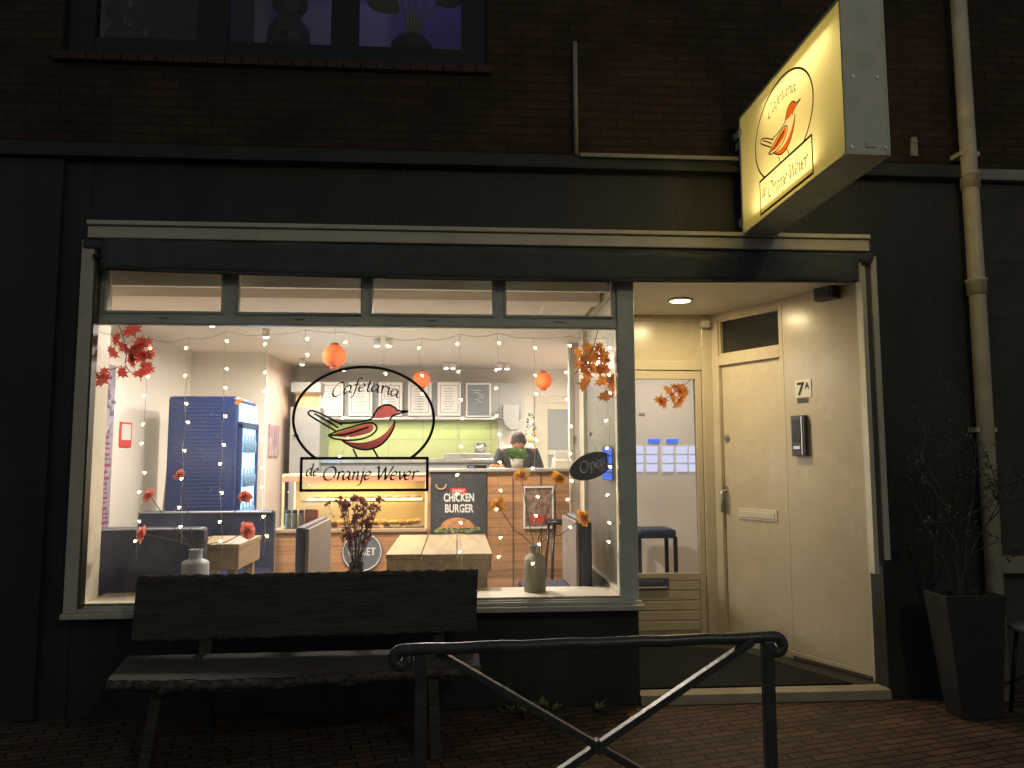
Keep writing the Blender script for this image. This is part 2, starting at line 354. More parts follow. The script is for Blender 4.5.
# ---- shop window
SW = MB(); fy0, fy1 = FY+.015, FY+.085
x97 = X_(87, 450, fy0)+.012; x628 = X_(628, 450, fy0)
zbt, ztp = .655, Z_(350, 326, fy0)     # main pane
zt0, zt1 = Z_(300, 312.5, fy0), Z_(300, 271, fy0)     # transom lights
xl = XL+.0; xmull = X_(618.5, 450, fy0)
SW.box(xl, x97-.012, fy0, fy1, .63, ZT); SW.box(xmull, XC+.002, fy0-.02, fy1+.03, .63, ZT)
SW.box(x97-.012, xmull, fy0, fy1, zt1+.0, ZT)                # head
SW.box(x97-.012, xmull, fy0+.001, fy1, ztp, zt0)             # transom bar
SW.box(x97-.012, xmull, fy0, fy1, .60, zbt-.006)
tx = [x97-.012, X_(107, 290, fy0), X_(222, 290, fy0), X_(238, 290, fy0), X_(361.5, 290, fy0), X_(372.5, 290, fy0), X_(492, 290, fy0), X_(506, 290, fy0), X_(612, 290, fy0), xmull]
for i in range(0, 10, 2): SW.box(tx[i], tx[i+1], fy0+.002, fy1-.002, zt0-.001, zt1+.001)
SWO = SW.build('shop_window', M_frame, B, bev=.006)
tr = MB()   # sash beads standing proud
for i in range(1, 9, 2):
    a, e = tx[i], tx[i+1]; t = .016
    for (q0, q1, r0, r1) in ((a-t, a, zt0-t, zt1+t), (e, e+t, zt0-t, zt1+t), (a, e, zt0-t, zt0), (a, e, zt1, zt1+t)):
        tr.box(q0, q1, fy0-.010, fy0+.004, r0, r1)
    tr.box((a+e)/2-.03, (a+e)/2+.03, fy0-.012, fy0+.003, zt0-.045, zt0-.033)
for (q0, q1, r0, r1) in ((x97-.035, x97-.012, zbt-.02, ztp+.02), (xmull, xmull+.016, zbt-.02, ztp+.02), (x97-.012, xmull, zbt-.03, zbt-.006), (x97-.012, xmull, ztp+.002, ztp+.02)):
    tr.box(q0, q1, fy0-.012, fy0+.004, r0, r1)
tr.build('frame', M_frame, SWO, bev=.003)
MB().box(x97-.02, xmull+.01, fy0+.034, fy0+.038, zbt-.02, ztp+.01).build('pane', M_glass, SWO)
tp = MB()
for i in range(1, 9, 2): tp.box(tx[i]-.005, tx[i+1]+.005, fy0+.034, fy0+.038, zt0-.005, zt1+.005)
tp.build('transom_panes', M_glass, SWO)
sl = MB(); sl.box(X_(60, 600, 4.87), X_(645, 600, 4.87), FY-.10, fy0+.01, .600, .632); sl.box(XL+.0, XC+.012, FY-.055, FY-.021, .632, .652); sl.box(XL+.05, XC-.02, FY-.02, fy0-.004, .632, .660)
sl.build('sill', M_sill, SWO, bev=.005)
isl = MB(); isl.box(XL+.02, XC-.1, fy1-.03, FY+.44, .63, .668); isl.build('inner_sill', M_cream, SWO, bev=.008)
rv = MB(); rv.box(XL-.005, x97-.014, fy1+.001, FY+.27, .668, ZT-.1); rv.build('reveal_lining', M_cream, SWO, bev=.003)
# ---- side window between the cafe and the recess
sx0, sx1 = XC-.115, XC-.055
SD = MB(); SD.box(sx0, sx1, fy1+.03, 6.45, .60, .70); SD.box(sx0, sx1, fy1+.03, 6.45, 2.68, 2.78); SD.box(sx0, sx1, 6.36, 6.45, .70, 2.68)
SDO = SD.build('side_window', M_cream, B, bev=.004)
MB().box(sx0+.028, sx0+.032, fy1+.03, 6.37, .69, 2.69).build('pane', M_glass3, SDO)
# ---- entrance recess
DY = 6.45
RC = MB(); RC.box(XC-.12, 3.2, FY+.20, 6.7, 2.78, 2.84); RC.build('recess_ceiling', M_cream, B)
RF = MB(); RF.box(XC, 2.9, FY+.02, 6.6, 0, .055); RF.build('recess_floor', mat('dark_recess_tiles', (.05, .047, .042), .6, var=.2), B)
th = MB(); th.box(XC-.0, XR, FY-.03, FY+.05, 0, .062); th.box(XC+.02, XR-.01, FY+.05, FY+.10, .055, .062); th.build('threshold', mat('pale_stone_threshold', (.46, .40, .29), .6, var=.2, vscale=8, bump=.3), B, bev=.006)
# cafe door wall
ZR = 2.78
dx1 = X_(712, 460, DY)
px_g0, px_g1 = 622, 697
W_ = MB(); zdh0, zdh1 = Z_(660, 372, DY), Z_(660, 362, DY)
gx0, gx1 = XC+.05, X_(697.5, 460, DY)
W_.box(gx1+.055, dx1+.02, DY-.02, DY+.08, .055, ZR)                        # post right
W_.box(XC-.12, gx0-.05, DY, DY+.08, .055, ZR)
W_.box(gx0-.05, gx1+.055, DY-.012, DY+.08, Z_(660, 370, DY), Z_(660, 361, DY))
W_.box(gx0-.05, gx1+.055, DY-.005, DY+.07, ZR-.05, ZR)
CD = W_.build('entrance_door', M_doorw, B, bev=.005)
fl = MB(); fl.box(gx0-.05, gx1+.055, DY+.02, DY+.05, Z_(660, 361, DY), ZR-.05); fl.build('fanlight_panel', M_doorw, CD)
gz0, gz1 = Z_(665, 573.5, DY), Z_(665, 379, DY)
lf = MB(); lf.box(gx0-.05, gx0+.0, DY+.005, DY+.055, .07, gz1+.07); lf.box(gx1, gx1+.05, DY+.005, DY+.055, .07, gz1+.07)
lf.box(gx0, gx1, DY+.005, DY+.055, gz1, gz1+.07); lf.box(gx0, gx1, DY+.005, DY+.055, gz0-.06, gz0)
lf.box(gx0, gx1, DY+.015, DY+.05, .07, gz0-.06)
lf.build('door_leaf', M_doorw, CD, bev=.004)
bd = MB(); k = 5; hz = (gz0-.06-.12)
for i in range(k): bd.box(gx0+.004, gx1-.004, DY+.006, DY+.016, .12+hz*i/k+.006, .12+hz*(i+1)/k-.004)
bd.build('board_panel', M_doorw, CD, bev=.003)
MB().box(gx0-.005, gx1+.005, DY+.03, DY+.034, gz0-.005, gz1+.005).build('pane', M_glass2, CD)
lp = MB(); a, e = P(634, 578, DY), P(669, 589, DY); lp.box(a.x, e.x, DY-.012, DY+.004, e.z, a.z); lp.box(a.x+.03, e.x-.05, DY-.018, DY-.012, e.z+.035, a.z-.02)
lp.build('letter_plate', mat('blue_grey_steel', (.20, .22, .28), .35, metal=.6), CD, bev=.003)
l2 = MB(); l2.box(a.x+.01, e.x-.02, DY-.019, DY-.012, e.z+.012, e.z+.022); l2.build('letter_flap', M_paper, CD)
# slanted wall with the house door: local frame, s along the wall, n towards the viewer
A0 = Vector((dx1+.01, DY-.03, 0)); B0 = Vector((X_(869, 500, 5.14), 5.14, 0))
dv = (B0-A0).normalized(); nv = Vector((dv.y, -dv.x, 0)); LW = (B0-A0).length
SM = Matrix(((dv.x, -nv.x, 0, A0.x), (dv.y, -nv.y, 0, A0.y), (0, 0, 1, 0), (0, 0, 0, 1)))   # (s, depth behind, z)
def S(px, py, off=0):
    d = ray(px, py); o = Vector((0, 0, HEYE)); a0 = A0+nv*off
    t = (a0-o).dot(nv)/d.dot(nv); p = o+d*t
    return (p-a0).dot(dv), p.z
sj0 = S(722, 500)[0]; sj1 = S(784.5, 500)[0]; sp = S(789, 500)[0]
zd1 = S(752, 361)[1]; zt_0 = S(752, 350)[1]; zt_1 = S(752, 313)[1]
hw = MB(SM)
hw.box(0, sj0, 0, .10, .055, ZR); hw.box(sj0, sj1, .0, .10, zd1, zt_0); hw.box(sj0, sj1, 0, .10, zt_1, ZR); hw.box(sj1, sp-.004, 0, .10, .055, ZR)
HD = hw.build('house_door', M_doorw, B, bev=.005)
hl = MB(SM); hl.box(sj0+.004, sj1-.004, .035, .075, .075, zd1-.004); hl.build('door_leaf', M_doorw, HD, bev=.004)
hp = MB(SM); hp.box(sj0, sj1, .05, .056, zt_0, zt_1); hp.build('fanlight_pane', mat('dark_fanlight_glass', (.03, .03, .028), .08), HD)
hg = MB(SM)
for q in ((sj0, sj0+.014, zt_0, zt_1), (sj1-.014, sj1, zt_0, zt_1), (sj0+.014, sj1-.014, zt_0, zt_0+.014), (sj0+.014, sj1-.014, zt_1-.014, zt_1)): hg.box(q[0], q[1], .02, .05, q[2], q[3])
hg.build('fanlight_bead', M_doorw, HD)
sh, zh = S(727, 497, -.035)
hh = MB(SM); hh.box(sh-.018, sh+.018, .027, .035, zh-.13, zh+.09); hh.build('handle_plate', M_steel, HD, bev=.004)
hh = MB(SM); hh.tube([(sh, .03, zh+.05), (sh, -.02, zh+.05), (sh, -.025, zh+.03), (sh, -.025, zh-.11), (sh, -.02, zh-.12)], .011, 10); hh.build('handle', M_steel, HD)
sk, zk = S(727.5, 438, -.035)
hk = MB(SM); hk.tube([(sk, .036, zk), (sk, .02, zk)], .026, 16); hk.tube([(sk, .02, zk), (sk, .012, zk)], .012, 10); hk.build('lock_rosette', M_steel, HD)
s0, z0 = S(739, 508, -.035); s1, z1 = S(778, 522, -.035)
hb = MB(SM); hb.box(s0, s1, .026, .035, z1, z0); hb.box(s0+.02, s1-.02, .021, .026, z1+.018, z0-.02); hb.build('letter_plate', mat('cream_letter_plate', (.72, .66, .52), .25), HD, bev=.003)
pn = MB(SM); pn.box(sp, LW-.02, -.006, .08, .12, ZR); pn.build('entrance_panel', M_doorw, B, bev=.004)
pk = MB(SM); pk.box(0, LW, .01, .09, .055, .12); pk.box(sp-.02, LW-.02, -.018, .0, .085, .118); pk.build('kick_strip', M_doorw, B, bev=.003)
pe = MB(SM); pe.box(LW-.02, LW+.02, -.02, .10, .055, ZR); pe.build('corner_strip', M_cream, B, bev=.004)
# ---- interior shell
FZ, CZ, BY = .15, 2.75, 10.3
XW = -2.97; XA = -2.15
fl = MB(); fl.box(XW-.1, XC-.17, FY+.22, 6.5, 0, FZ); fl.box(XW-.1, 3.4, 6.56, BY+.1, 0, FZ-.001); fl.build('floor', M_floor, B)
ce = MB(); ce.box(XW-.1, XC-.13, FY+.22, BY+.1, CZ, CZ+.06); ce.box(XC-.13, 3.4, 6.7, BY+.1, CZ, CZ+.06); ce.build('ceiling', M_ceil, B)
bm_ = MB(); bm_.box(XW, XC-.14, 5.42, 5.60, CZ-.075, CZ); bm_.box(XC-.5, XC-.14, 5.60, 6.4, CZ-.05, CZ); bm_.build('ceiling_beam', M_ceil, B, bev=.004)
lw = MB(); lw.box(XW-.1, XW, FY+.22, 8.8, FZ, CZ); lw.box(XW-.1, XA, 8.8, 8.9, FZ, CZ); lw.build('side_wall', M_white, B)
cw = MB(); cw.box(XA-.1, XA, 8.9, BY, FZ, CZ); cw.build('corridor_wall', M_beige, B)
bw = MB(); bw.box(XA-.1, 3.4, BY, BY+.1, FZ, CZ); bw.build('back_wall', M_white, B)
pw = MB(); pw.box(1.16, 3.4, 7.9, 8.0, FZ, CZ); pw.box(1.80, 1.90, 8.0, BY, FZ, CZ); pw.box(3.2, 3.3, 6.5, 7.9, FZ, CZ); pw.build('partition_wall', M_white, B)
pb = MB(); pb.box(1.158, 1.195, 7.87, 7.9, FZ, CZ); pb.box(X_(592, 450, 7.88), X_(594.5, 450, 7.88), 7.87, 7.9, FZ, CZ); pb.build('corner_bead', M_cream, B, bev=.003)
il = MB(); il.box(XL, XC-.1, FY+.221, FY+.26, 2.70, CZ); il.box(XW, XL, FY+.221, FY+.25, FZ, CZ); il.box(XL, XC-.16, FY+.161, FY+.25, FZ, .628); il.build('inner_front_wall', M_white, B)
# kitchen tiles and door
ti = MB(); ti.box(X_(290, 420, BY), X_(497, 420, BY), BY-.012, BY, 1.0, Z_(400, 416, BY)); ti.build('tiled_splashback', M_tile, B)
kd = MB(); kx0, kx1, kz = X_(541, 430, BY), X_(541, 430, BY)+.86, Z_(541, 403, BY)
kd.box(kx0-.09, kx0, BY-.04, BY, FZ, kz+.09); kd.box(kx0, kx1, BY-.04, BY, kz, kz+.09)
KD = kd.build('kitchen_door', M_cream, B, bev=.004)
kl = MB(); kl.box(kx0, kx0+.09, BY-.03, BY-.005, FZ, kz); kl.box(kx0+.09, kx1, BY-.03, BY-.005, FZ, 1.02); kl.box(kx0+.09, kx1, BY-.03, BY-.005, 1.60, 1.66); kl.box(kx0+.09, kx1, BY-.03, BY-.005, kz-.09, kz); kl.build('door_leaf', M_cream, KD, bev=.004)
kg = MB(); kg.box(kx0+.09, kx1, BY-.016, BY-.012, 1.02, 1.60); kg.box(kx0+.09, kx1, BY-.016, BY-.012, 1.66, kz-.09); kg.build('frosted_pane', mat('frosted_grey_glass', (.30, .32, .33), .35), KD)
# roof line out of view, to close the upper storey
MB().box(-9, 3.52, by1, 11, 7.1, 7.2).build('roof', M_wall, B)
MB().box(-9, -8.9, by1, 11, 0, 7.1).box(3.42, 3.52, by1, 11, 0, 7.1).box(-9, 3.52, 10.9, 11, 0, 7.1).build('outer_wall', M_brick, B)
MB().box(-8.9, 3.42, FY+.25, 10.9, 3.2, 3.4).build('storey_slab', M_wall, B)
# ================================================================ neighbouring building
NB = thing('neighbouring_building', (3.6, 5.1, 0), 'brick house to the right of the cream downpipe with pale stone bands', 'building')
MB().box(3.53, 12, 5.10, 5.4, 0, 3.50).build('lower_wall', M_nbrick, NB)
MB().box(3.53, 12, 5.10, 5.4, 3.58, 7.2).build('upper_wall', M_brick, NB)
MB().box(3.53, 12, 5.04, 5.4, Z_(1000, 180, 5.04), Z_(1000, 169, 5.04)).build('stone_band', M_lead, NB, bev=.006)
q = P(1000, 574, 5.02); q2 = P(1000, 557, 5.02)
MB().box(q.x-.05, 12, 5.02, 5.1, q.z, q2.z).build('window_ledge', mat('pale_ledge', (.36, .34, .25), .5, var=.15), NB, bev=.008)
# ================================================================ awning
AW = thing('awning', (.2, FY, 2.9), 'rolled-up charcoal awning in an ivory cassette above the shop window', 'awning')
zc0, zc1 = 2.925, 3.03
MB().box(X_(87, 235, 4.855), X_(870, 250, 4.855), FY-.115, FY-.001, zc0, zc1-.028).build('cassette', M_alu, AW, bev=.008)
MB().box(X_(86, 227, 4.835), X_(871, 243, 4.835), FY-.135, FY-.001, zc1-.024, zc1+.004).build('cassette_lid', M_alu, AW, bev=.004)
MB().box(X_(87, 230, 4.855)+.005, X_(870, 245, 4.855)-.005, FY-.112, FY-.002, zc1-.029, zc1-.023).build('lid_groove', M_alu2, AW)
va = MB(); nx = 90; rows = 5; vs = []; xv0, xv1 = X_(101, 255, 4.87), X_(858, 270, 4.87)
ztL, ztR, zbL, zbR = Z_(101, 238, 4.87), Z_(858, 257, 4.87), Z_(101, 269, 4.87), Z_(858, 281, 4.87)
for i in range(nx+1):
    t = i/nx; x = xv0+(xv1-xv0)*t
    zt_ = ztL+(ztR-ztL)*t+.004*math.sin(x*5.1)+.003*math.sin(x*11); zb_ = zbL+(zbR-zbL)*t-.028*math.sin(PI*t)+.005*math.sin(x*3.7+1)
    for j in range(rows+1):
        u = j/rows; vs.append((x, 4.865+.012*math.sin(x*4.3+u*1.2)*u+.004*math.sin(x*13), zt_+(zb_-zt_)*u))
va.add(vs, [(i*(rows+1)+j, i*(rows+1)+j+1, (i+1)*(rows+1)+j+1, (i+1)*(rows+1)+j) for i in range(nx) for j in range(rows)], True)
vo = va.build('valance', M_fabric, AW); sd = vo.modifiers.new('thick', 'SOLIDIFY'); sd.thickness = .004
MB().tube([(xv0, 4.87, zbL+.004)]+[(xv0+(xv1-xv0)*t/12, 4.868, zbL+(zbR-zbL)*t/12-.028*math.sin(PI*t/12)) for t in range(1, 12)]+[(xv1, 4.87, zbR+.004)], .010, 8).build('front_bar', M_fabric, AW)
MB().box(-2.34, 2.79, FY-.10, FY-.02, 2.86, 2.925).build('fabric_roll', M_fabric, AW, bev=.02)
x0, x1 = X_(64, 590, 4.9), X_(78, 590, 4.9)
gr = MB(); gr.box(x0+.005, x1, 4.885, FY-.001, .634, 2.92); gr.build('guide_rail', M_alu, AW, bev=.004)
gr = MB(); gr.box(x1+.0, x1+.012, 4.90, FY-.001, .66, 2.9); gr.build('rail_groove', M_alu2, AW)
x0, x1 = X_(868, 400, 4.9), X_(878, 400, 4.9)
gr = MB(); gr.box(x1-.012, x1+.028, 4.885, FY-.001, .89, 2.90); gr.build('guide_rail', M_alu, AW, bev=.004)
gr = MB(); gr.box(x0-.01, x0+.022, 4.895, FY-.001, .80, 2.88); gr.build('guide_rail', M_alu, AW, bev=.004)
gr = MB(); gr.box(x0+.022, x1-.012, 4.905, FY-.001, .85, 2.88); gr.build('rail_groove', M_alu2, AW)
for (px, py) in ((97, 256), (866, 262)):
    q = P(px, py, 4.87); MB().box(q.x-.02, q.x+.03, 4.85, 4.90, q.z-.012, q.z+.012).build('end_bracket', M_black, AW, bev=.003)
# ================================================================ pen-stroke lettering
def cat(pts, n=6):
    if len(pts) == 2: return [Vector(pts[0]), Vector(pts[1])]
    p = [Vector(q) for q in pts]; p = [p[0]*2-p[1]]+p+[p[-1]*2-p[-2]]; out = []
    for i in range(1, len(p)-2):
        for k in range(n):
            t = k/n; a, b_, c_, d = p[i-1], p[i], p[i+1], p[i+2]
            out.append(.5*((2*b_)+(c_-a)*t+(2*a-5*b_+4*c_-d)*t*t+(3*b_-a-3*c_+d)*t**3))
    out.append(p[-2]); return out
G = {
'C': (1.2, [[(1.05,1.4),(.85,1.58),(.45,1.5),(.1,1.05),(.05,.5),(.3,.08),(.7,0),(1.05,.25)]]),
'a': (.95, [[(.7,.88),(.45,1.0),(.15,.75),(.05,.35),(.2,.03),(.45,.2),(.7,.6),(.75,.95)], [(.75,.95),(.68,.4),(.75,.05),(.95,.12)]]),
'f': (.62, [[(.85,1.6),(.65,1.75),(.45,1.5),(.38,.9),(.3,0),(.18,-.5),(-.08,-.6)], [(.1,.95),(.7,1.0)]]),
'e': (.74, [[(.1,.5),(.45,.55),(.65,.8),(.45,1.0),(.15,.75),(.05,.35),(.25,.02),(.65,.2)]]),
't': (.64, [[(.4,1.45),(.3,.7),(.28,.15),(.45,0),(.65,.12)], [(.08,.98),(.65,1.02)]]),
'r': (.68, [[(.08,.85),(.22,.98),(.22,.5),(.2,0)], [(.22,.6),(.4,.95),(.65,1.0),(.7,.85)]]),
'i': (.44, [[(.08,.85),(.22,.98),(.2,.4),(.25,.05),(.42,.12)], [(.27,1.36),(.31,1.44)]]),
'd': (.98, [[(.7,.88),(.45,1.0),(.15,.75),(.05,.35),(.2,.03),(.45,.2),(.7,.6),(.75,.95)], [(.85,1.75),(.74,.8),(.72,.1),(.92,.1)]]),
'O': (1.42, [[(.75,1.6),(.3,1.4),(.05,.8),(.2,.2),(.62,0),(1.1,.25),(1.3,.85),(1.12,1.4),(.75,1.6)]]),
'n': (.9, [[(.05,.85),(.2,.98),(.2,.5),(.17,0)], [(.2,.6),(.45,.95),(.65,.9),(.65,.4),(.68,.05),(.85,.12)]]),
'j': (.46, [[(.1,.85),(.28,.98),(.28,.2),(.2,-.45),(-.12,-.65)], [(.32,1.36),(.36,1.44)]]),
'W': (1.6, [[(0,1.4),(.18,1.55),(.3,.8),(.38,0)], [(.38,0),(.7,.8),(.95,1.5)], [(.95,1.5),(1.0,.8),(1.1,0)], [(1.1,0),(1.45,.8),(1.75,1.65)]]),
'v': (.78, [[(.05,.9),(.2,.95),(.3,.4),(.38,0)], [(.38,0),(.65,.45),(.72,1.0)]]),
'p': (.88, [[(.08,.85),(.22,.98),(.2,.2),(.1,-.6)], [(.22,.6),(.5,1.0),(.75,.7),(.65,.15),(.35,0),(.2,.15)]]),
' ': (.5, [])}
def strip(mb, pts, wf, map_):
    pts = cat(pts) if len(pts) > 1 else pts; vs = []
    for i, p in enumerate(pts):
        d = pts[min(i+1, len(pts)-1)]-pts[max(i-1, 0)]; d.normalize(); nn = Vector((-d.y, d.x))*wf(d)/2
        vs += [map_(p+nn), map_(p-nn)]
    mb.add(vs, [(2*i, 2*i+1, 2*i+3, 2*i+2) for i in range(len(pts)-1)])
def script_text(mb, s, x0, x1, base, xh, map_, arc=0, nib=.13, thin=.045):
    adv = sum(G[c][0] for c in s); sc = (x1-x0)/adv; cx = (x0+x1)/2; x = 0; half = (x1-x0)/2
    nd = Vector((math.cos(R(38)), math.sin(R(38))))
    for c in s:
        for stt in G[c][1]:
            def mm(p):
                X = x0+(x+p[0]+p[1]*.16)*sc; t = (X-cx)/half
                return map_(Vector((X, base-arc*t*t+(p[1])*xh)))
            strip(mb, stt, lambda d: thin+nib*abs(d.x*nd.y-d.y*nd.x), mm)
        x += G[c][0]
# emblem in its own units (y up): origin at the middle of the name plate's top edge
def emblem(parent, map_, name, red, nudge, bold=1.0):
    cx, cy = 434, 604
    T = lambda pts: [((p[0]-cx), -(p[1]-cy)) for p in pts]
    ink = MB(); w9 = lambda d: 14*bold; w6 = lambda d: 9*bold
    # oval, open at the plate
    a0 = math.asin(-.75)
    arc = [(427+352*math.cos(a0+(PI-2*a0)*i/56), 408-266*math.sin(a0+(PI-2*a0)*i/56)) for i in range(57)]
    strip(ink, T(arc), w9, map_)
    rc = [(120,605),(748,605),(748,765),(120,765)]
    for i in range(4):
        p, q = rc[i], rc[(i+1) % 4]; e = 4.5*bold; 
        ext = (e if q[0] > p[0] else -e if q[0] < p[0] else 0, e if q[1] > p[1] else -e if q[1] < p[1] else 0)
        strip(ink, T([(p[0]-ext[0], p[1]-ext[1]), (q[0]+ext[0], q[1]+ext[1])]), w9, map_)
    for L_ in ([(318,438),(240,395),(180,369),(155,368),(150,382),(175,402),(292,472)], [(178,380),(240,415),(300,452)],
               [(300,428),(380,426),(460,408),(480,378),(505,346),(545,335),(580,348),(600,365),(650,367)],
               [(650,368),(600,380),(570,392),(555,412)],
               [(582,415),(575,455),(550,500),(510,540),(450,562),(390,555),(340,530),(318,514)],
               [(250,490),(290,471),(350,452),(430,430),(475,430),(492,455),(470,485),(420,507),(350,515),(280,506),(250,490)],
               [(262,491),(330,486),(400,466),(450,448)],
               [(375,558),(398,606)], [(475,558),(503,606)]):
        strip(ink, T(L_), w6, map_)
    script_text(ink, 'Cafetaria', 262-cx, 600-cx, -(268-cy), 40, map_, arc=34, nib=.11*bold, thin=.075)
    script_text(ink, 'de', 143-cx, 202-cx, -(692-cy), 36, map_, nib=.14*bold, thin=.10)
    script_text(ink, 'Oranje Wever', 225-cx, 695-cx, -(714-cy), 42, map_, nib=.13*bold, thin=.085)
    ik = ink.build(name, M_ink, parent)
    fm = MB(); mp2 = lambda p: map_(p)-nudge
    def fill(up, lo):
        U, Lw = cat([Vector(p) for p in T(up)], 6), cat([Vector(p) for p in T(lo)], 6)
        n_ = 30; gu = lambda A, t: A[min(int(t*(len(A)-1)), len(A)-1)]
        vs = []
        for i in range(n_+1):
            vs += [mp2(gu(U, i/n_)), mp2(gu(Lw, i/n_))]
        fm.add(vs, [(2*i, 2*i+1, 2*i+3, 2*i+2) for i in range(n_)])
    fill([(318,515),(400,527),(480,512),(540,472),(582,415)], [(318,515),(340,530),(390,556),(450,562),(510,540),(550,500),(575,455),(582,415)])
    fill([(262,490),(330,464),(440,434),(472,440),(474,460)], [(262,490),(350,500),(440,482),(465,470),(474,460)])
    fill([(468,402),(480,378),(505,347),(545,337),(580,350),(600,370)], [(468,402),(500,403),(530,401),(560,394),(580,384),(600,370)])
    fm.build(name+'_colour', red, parent)
    return ik
ly = fy0+.030; lo = P(364.8, 458, ly); us = ly/FPX/5.12*1.0
LG = thing('window_logo', (lo.x, ly, lo.z), 'black and red bird emblem with cafe name stuck on the big window', 'window logo')
emblem(LG, lambda p: Vector((lo.x+p[0]*us, ly, lo.z+p[1]*us)), 'vinyl_emblem', M_red, Vector((0, -.0015, 0)))
# ================================================================ light-box sign
SX0, SX1, SY0, SY1, SZ0, SZ1 = 1.888, 2.108, 3.50, 4.88, 3.022, 3.835
SG = thing('lightbox_sign', (1.92, SY1, SZ0), 'glowing yellow box sign with bird emblem projecting from the facade', 'sign')
hs = MB(); t = .012
M_box = mat('grey_green_sign_casing', (.64, .69, .58), .45, var=.15, vscale=6, bump=.1)
hs.box(SX0, SX1, SY0, SY0+t, SZ0, SZ1); hs.box(SX0, SX1, SY1-t, SY1, SZ0, SZ1); hs.box(SX0, SX1, SY0+t, SY1-t, SZ0, SZ0+t); hs.box(SX0, SX1, SY0+t, SY1-t, SZ1-t, SZ1)
for xx in (SX0, SX1-.014):    # face retaining lips
    pass
hs.build('casing', M_box, SG, bev=.003)
ms = bpy.data.materials.new('translucent_yellow_acrylic'); ms.use_nodes = True; N = ms.node_tree.nodes; L = ms.node_tree.links; N.remove(N['Principled BSDF'])
tl = N.new('ShaderNodeBsdfTranslucent'); tl.inputs[0].default_value = (.95, .86, .58, 1); df = N.new('ShaderNodeBsdfDiffuse'); df.inputs[0].default_value = (.80, .74, .50, 1)
gl = N.new('ShaderNodeBsdfGlossy'); gl.inputs['Roughness'].default_value = .15
m1 = N.new('ShaderNodeMixShader'); m1.inputs[0].default_value = .35; L.new(tl.outputs[0], m1.inputs[1]); L.new(df.outputs[0], m1.inputs[2])
m2 = N.new('ShaderNodeMixShader'); m2.inputs[0].default_value = .04; L.new(m1.outputs[0], m2.inputs[1]); L.new(gl.outputs[0], m2.inputs[2]); L.new(m2.outputs[0], N['Material Output'].inputs[0])
for xx in (SX0+.004, SX1-.008):
    MB().box(xx, xx+.004, SY0+t, SY1-t, SZ0+t, SZ1-t).build('face_panel', ms, SG)
eg = MB()
for xx in (SX0-.003, SX1-.009):
    eg.box(xx, xx+.012, SY0, SY1, SZ0-.002, SZ0+.010); eg.box(xx, xx+.012, SY0, SY1, SZ1-.010, SZ1+.002)
    eg.box(xx, xx+.012, SY0-.002, SY0+.010, SZ0+.010, SZ1-.010); eg.box(xx, xx+.012, SY1-.010, SY1+.002, SZ0+.010, SZ1-.010)
eg.build('edge_trim', M_box, SG, bev=.002)
bt = MB()
for (xx, zz) in ((1.935, 3.42), (2.06, 3.42), (1.915, 3.06), (2.085, 3.06)): MB().tube([(xx, SY0, zz), (xx, SY0-.005, zz)], .009, 10).build('bolt', M_steel, SG)
bt.box(1.985, 2.035, SY0-.006, SY0, 3.06, 3.095); bt.build('end_hatch', M_box, SG, bev=.002)
for z in (3.10, 3.64): MB().box(1.90, 2.09, SY1, FY+.02, z, z+.06).build('wall_bracket', M_box, SG, bev=.003)
MB().box(SX0-.02, SX0, SY1-.05, SY1+.06, 3.70, 3.74).build('hinge', M_box, SG, bev=.003)
cY = 4.20; cZ = Z_(788, 177, cY) - .02
emblem(SG, lambda p: Vector((SX0-.004, cY-p[0]*.00113, 3.272+p[1]*(.00107 if p[1] > 0 else .00132))), 'vinyl_emblem', transl(mat('orange_vinyl', (.95, .22, .04), .5), .75), Vector((-.0015, 0, 0)), bold=.85)
lamp('sign_tube_light', 'AREA', (2.0, 4.25, SZ0+.07), 7.0, (1, .91, .68), .85, rot=(PI, 0, R(90)), sy=.12)
lamp('sign_tube_light', 'AREA', (2.0, 4.05, SZ1-.07), 5.5, (1, .91, .68), .85, rot=(0, 0, R(90)), sy=.12)
# ================================================================ downpipe and small facade fittings
DP = thing('downpipe', (3.53, 4.90, 0), 'cream painted round downpipe at the right end of the facade', 'downpipe')
MB().tube([(3.51, 4.90, .0), (3.515, 4.90, 2.68), (3.50, 4.90, 7.0)], .052, 20).build('pipe', M_pipe, DP)
cl = MB()
for z in (2.70, 3.44): MB().tube([(3.513, 4.90, z-.05), (3.513, 4.90, z+.035), (3.513, 4.90, z+.04), (3.513, 4.90, z+.055)], [.062, .062, .068, .068], 20).build('collar', M_pipe, DP)
for z in (3.62, 1.72): MB().box(3.44, 3.585, 4.885, 5.0, z, z+.03).build('pipe_clip', M_pipe, DP)
x0 = X_(575.5, 100, 4.96)
cn = MB(); cn.tube([(x0, 4.962, Z_(575, 155, 4.96)), (x0, 4.962, Z_(575, 42, 4.96))], .016, 10)
tag(cn.build('conduit', M_lead, origin=(x0, 4.96, 3.5)), 'thin grey conduit running up the brick wall above the cornice', 'conduit')
q0, q1 = P(580, 157, 4.9), P(738, 158, 4.9)
tag(MB().box(q0.x, q1.x, 4.885, 4.9, q0.z, q0.z+.026).build('lead_flashing', M_lead, origin=(q0.x, 4.9, q0.z), bev=.003), 'pale lead flashing strip on the cornice left of the sign', 'flashing')
q = P(914, 147, 4.97)
DB = thing('wall_cable_clip', (q.x, 4.98, q.z), 'small pale bracket on the brick wall right of the sign', 'bracket')
MB().box(q.x-.022, q.x+.022, 4.955, 4.99, q.z-.07, q.z+.07).build('plate', M_lead, DB, bev=.008)
MB().tube([(q.x, 4.955, q.z+.03), (q.x, 4.945, q.z+.03)], .01, 10).build('screw', M_steel, DB)
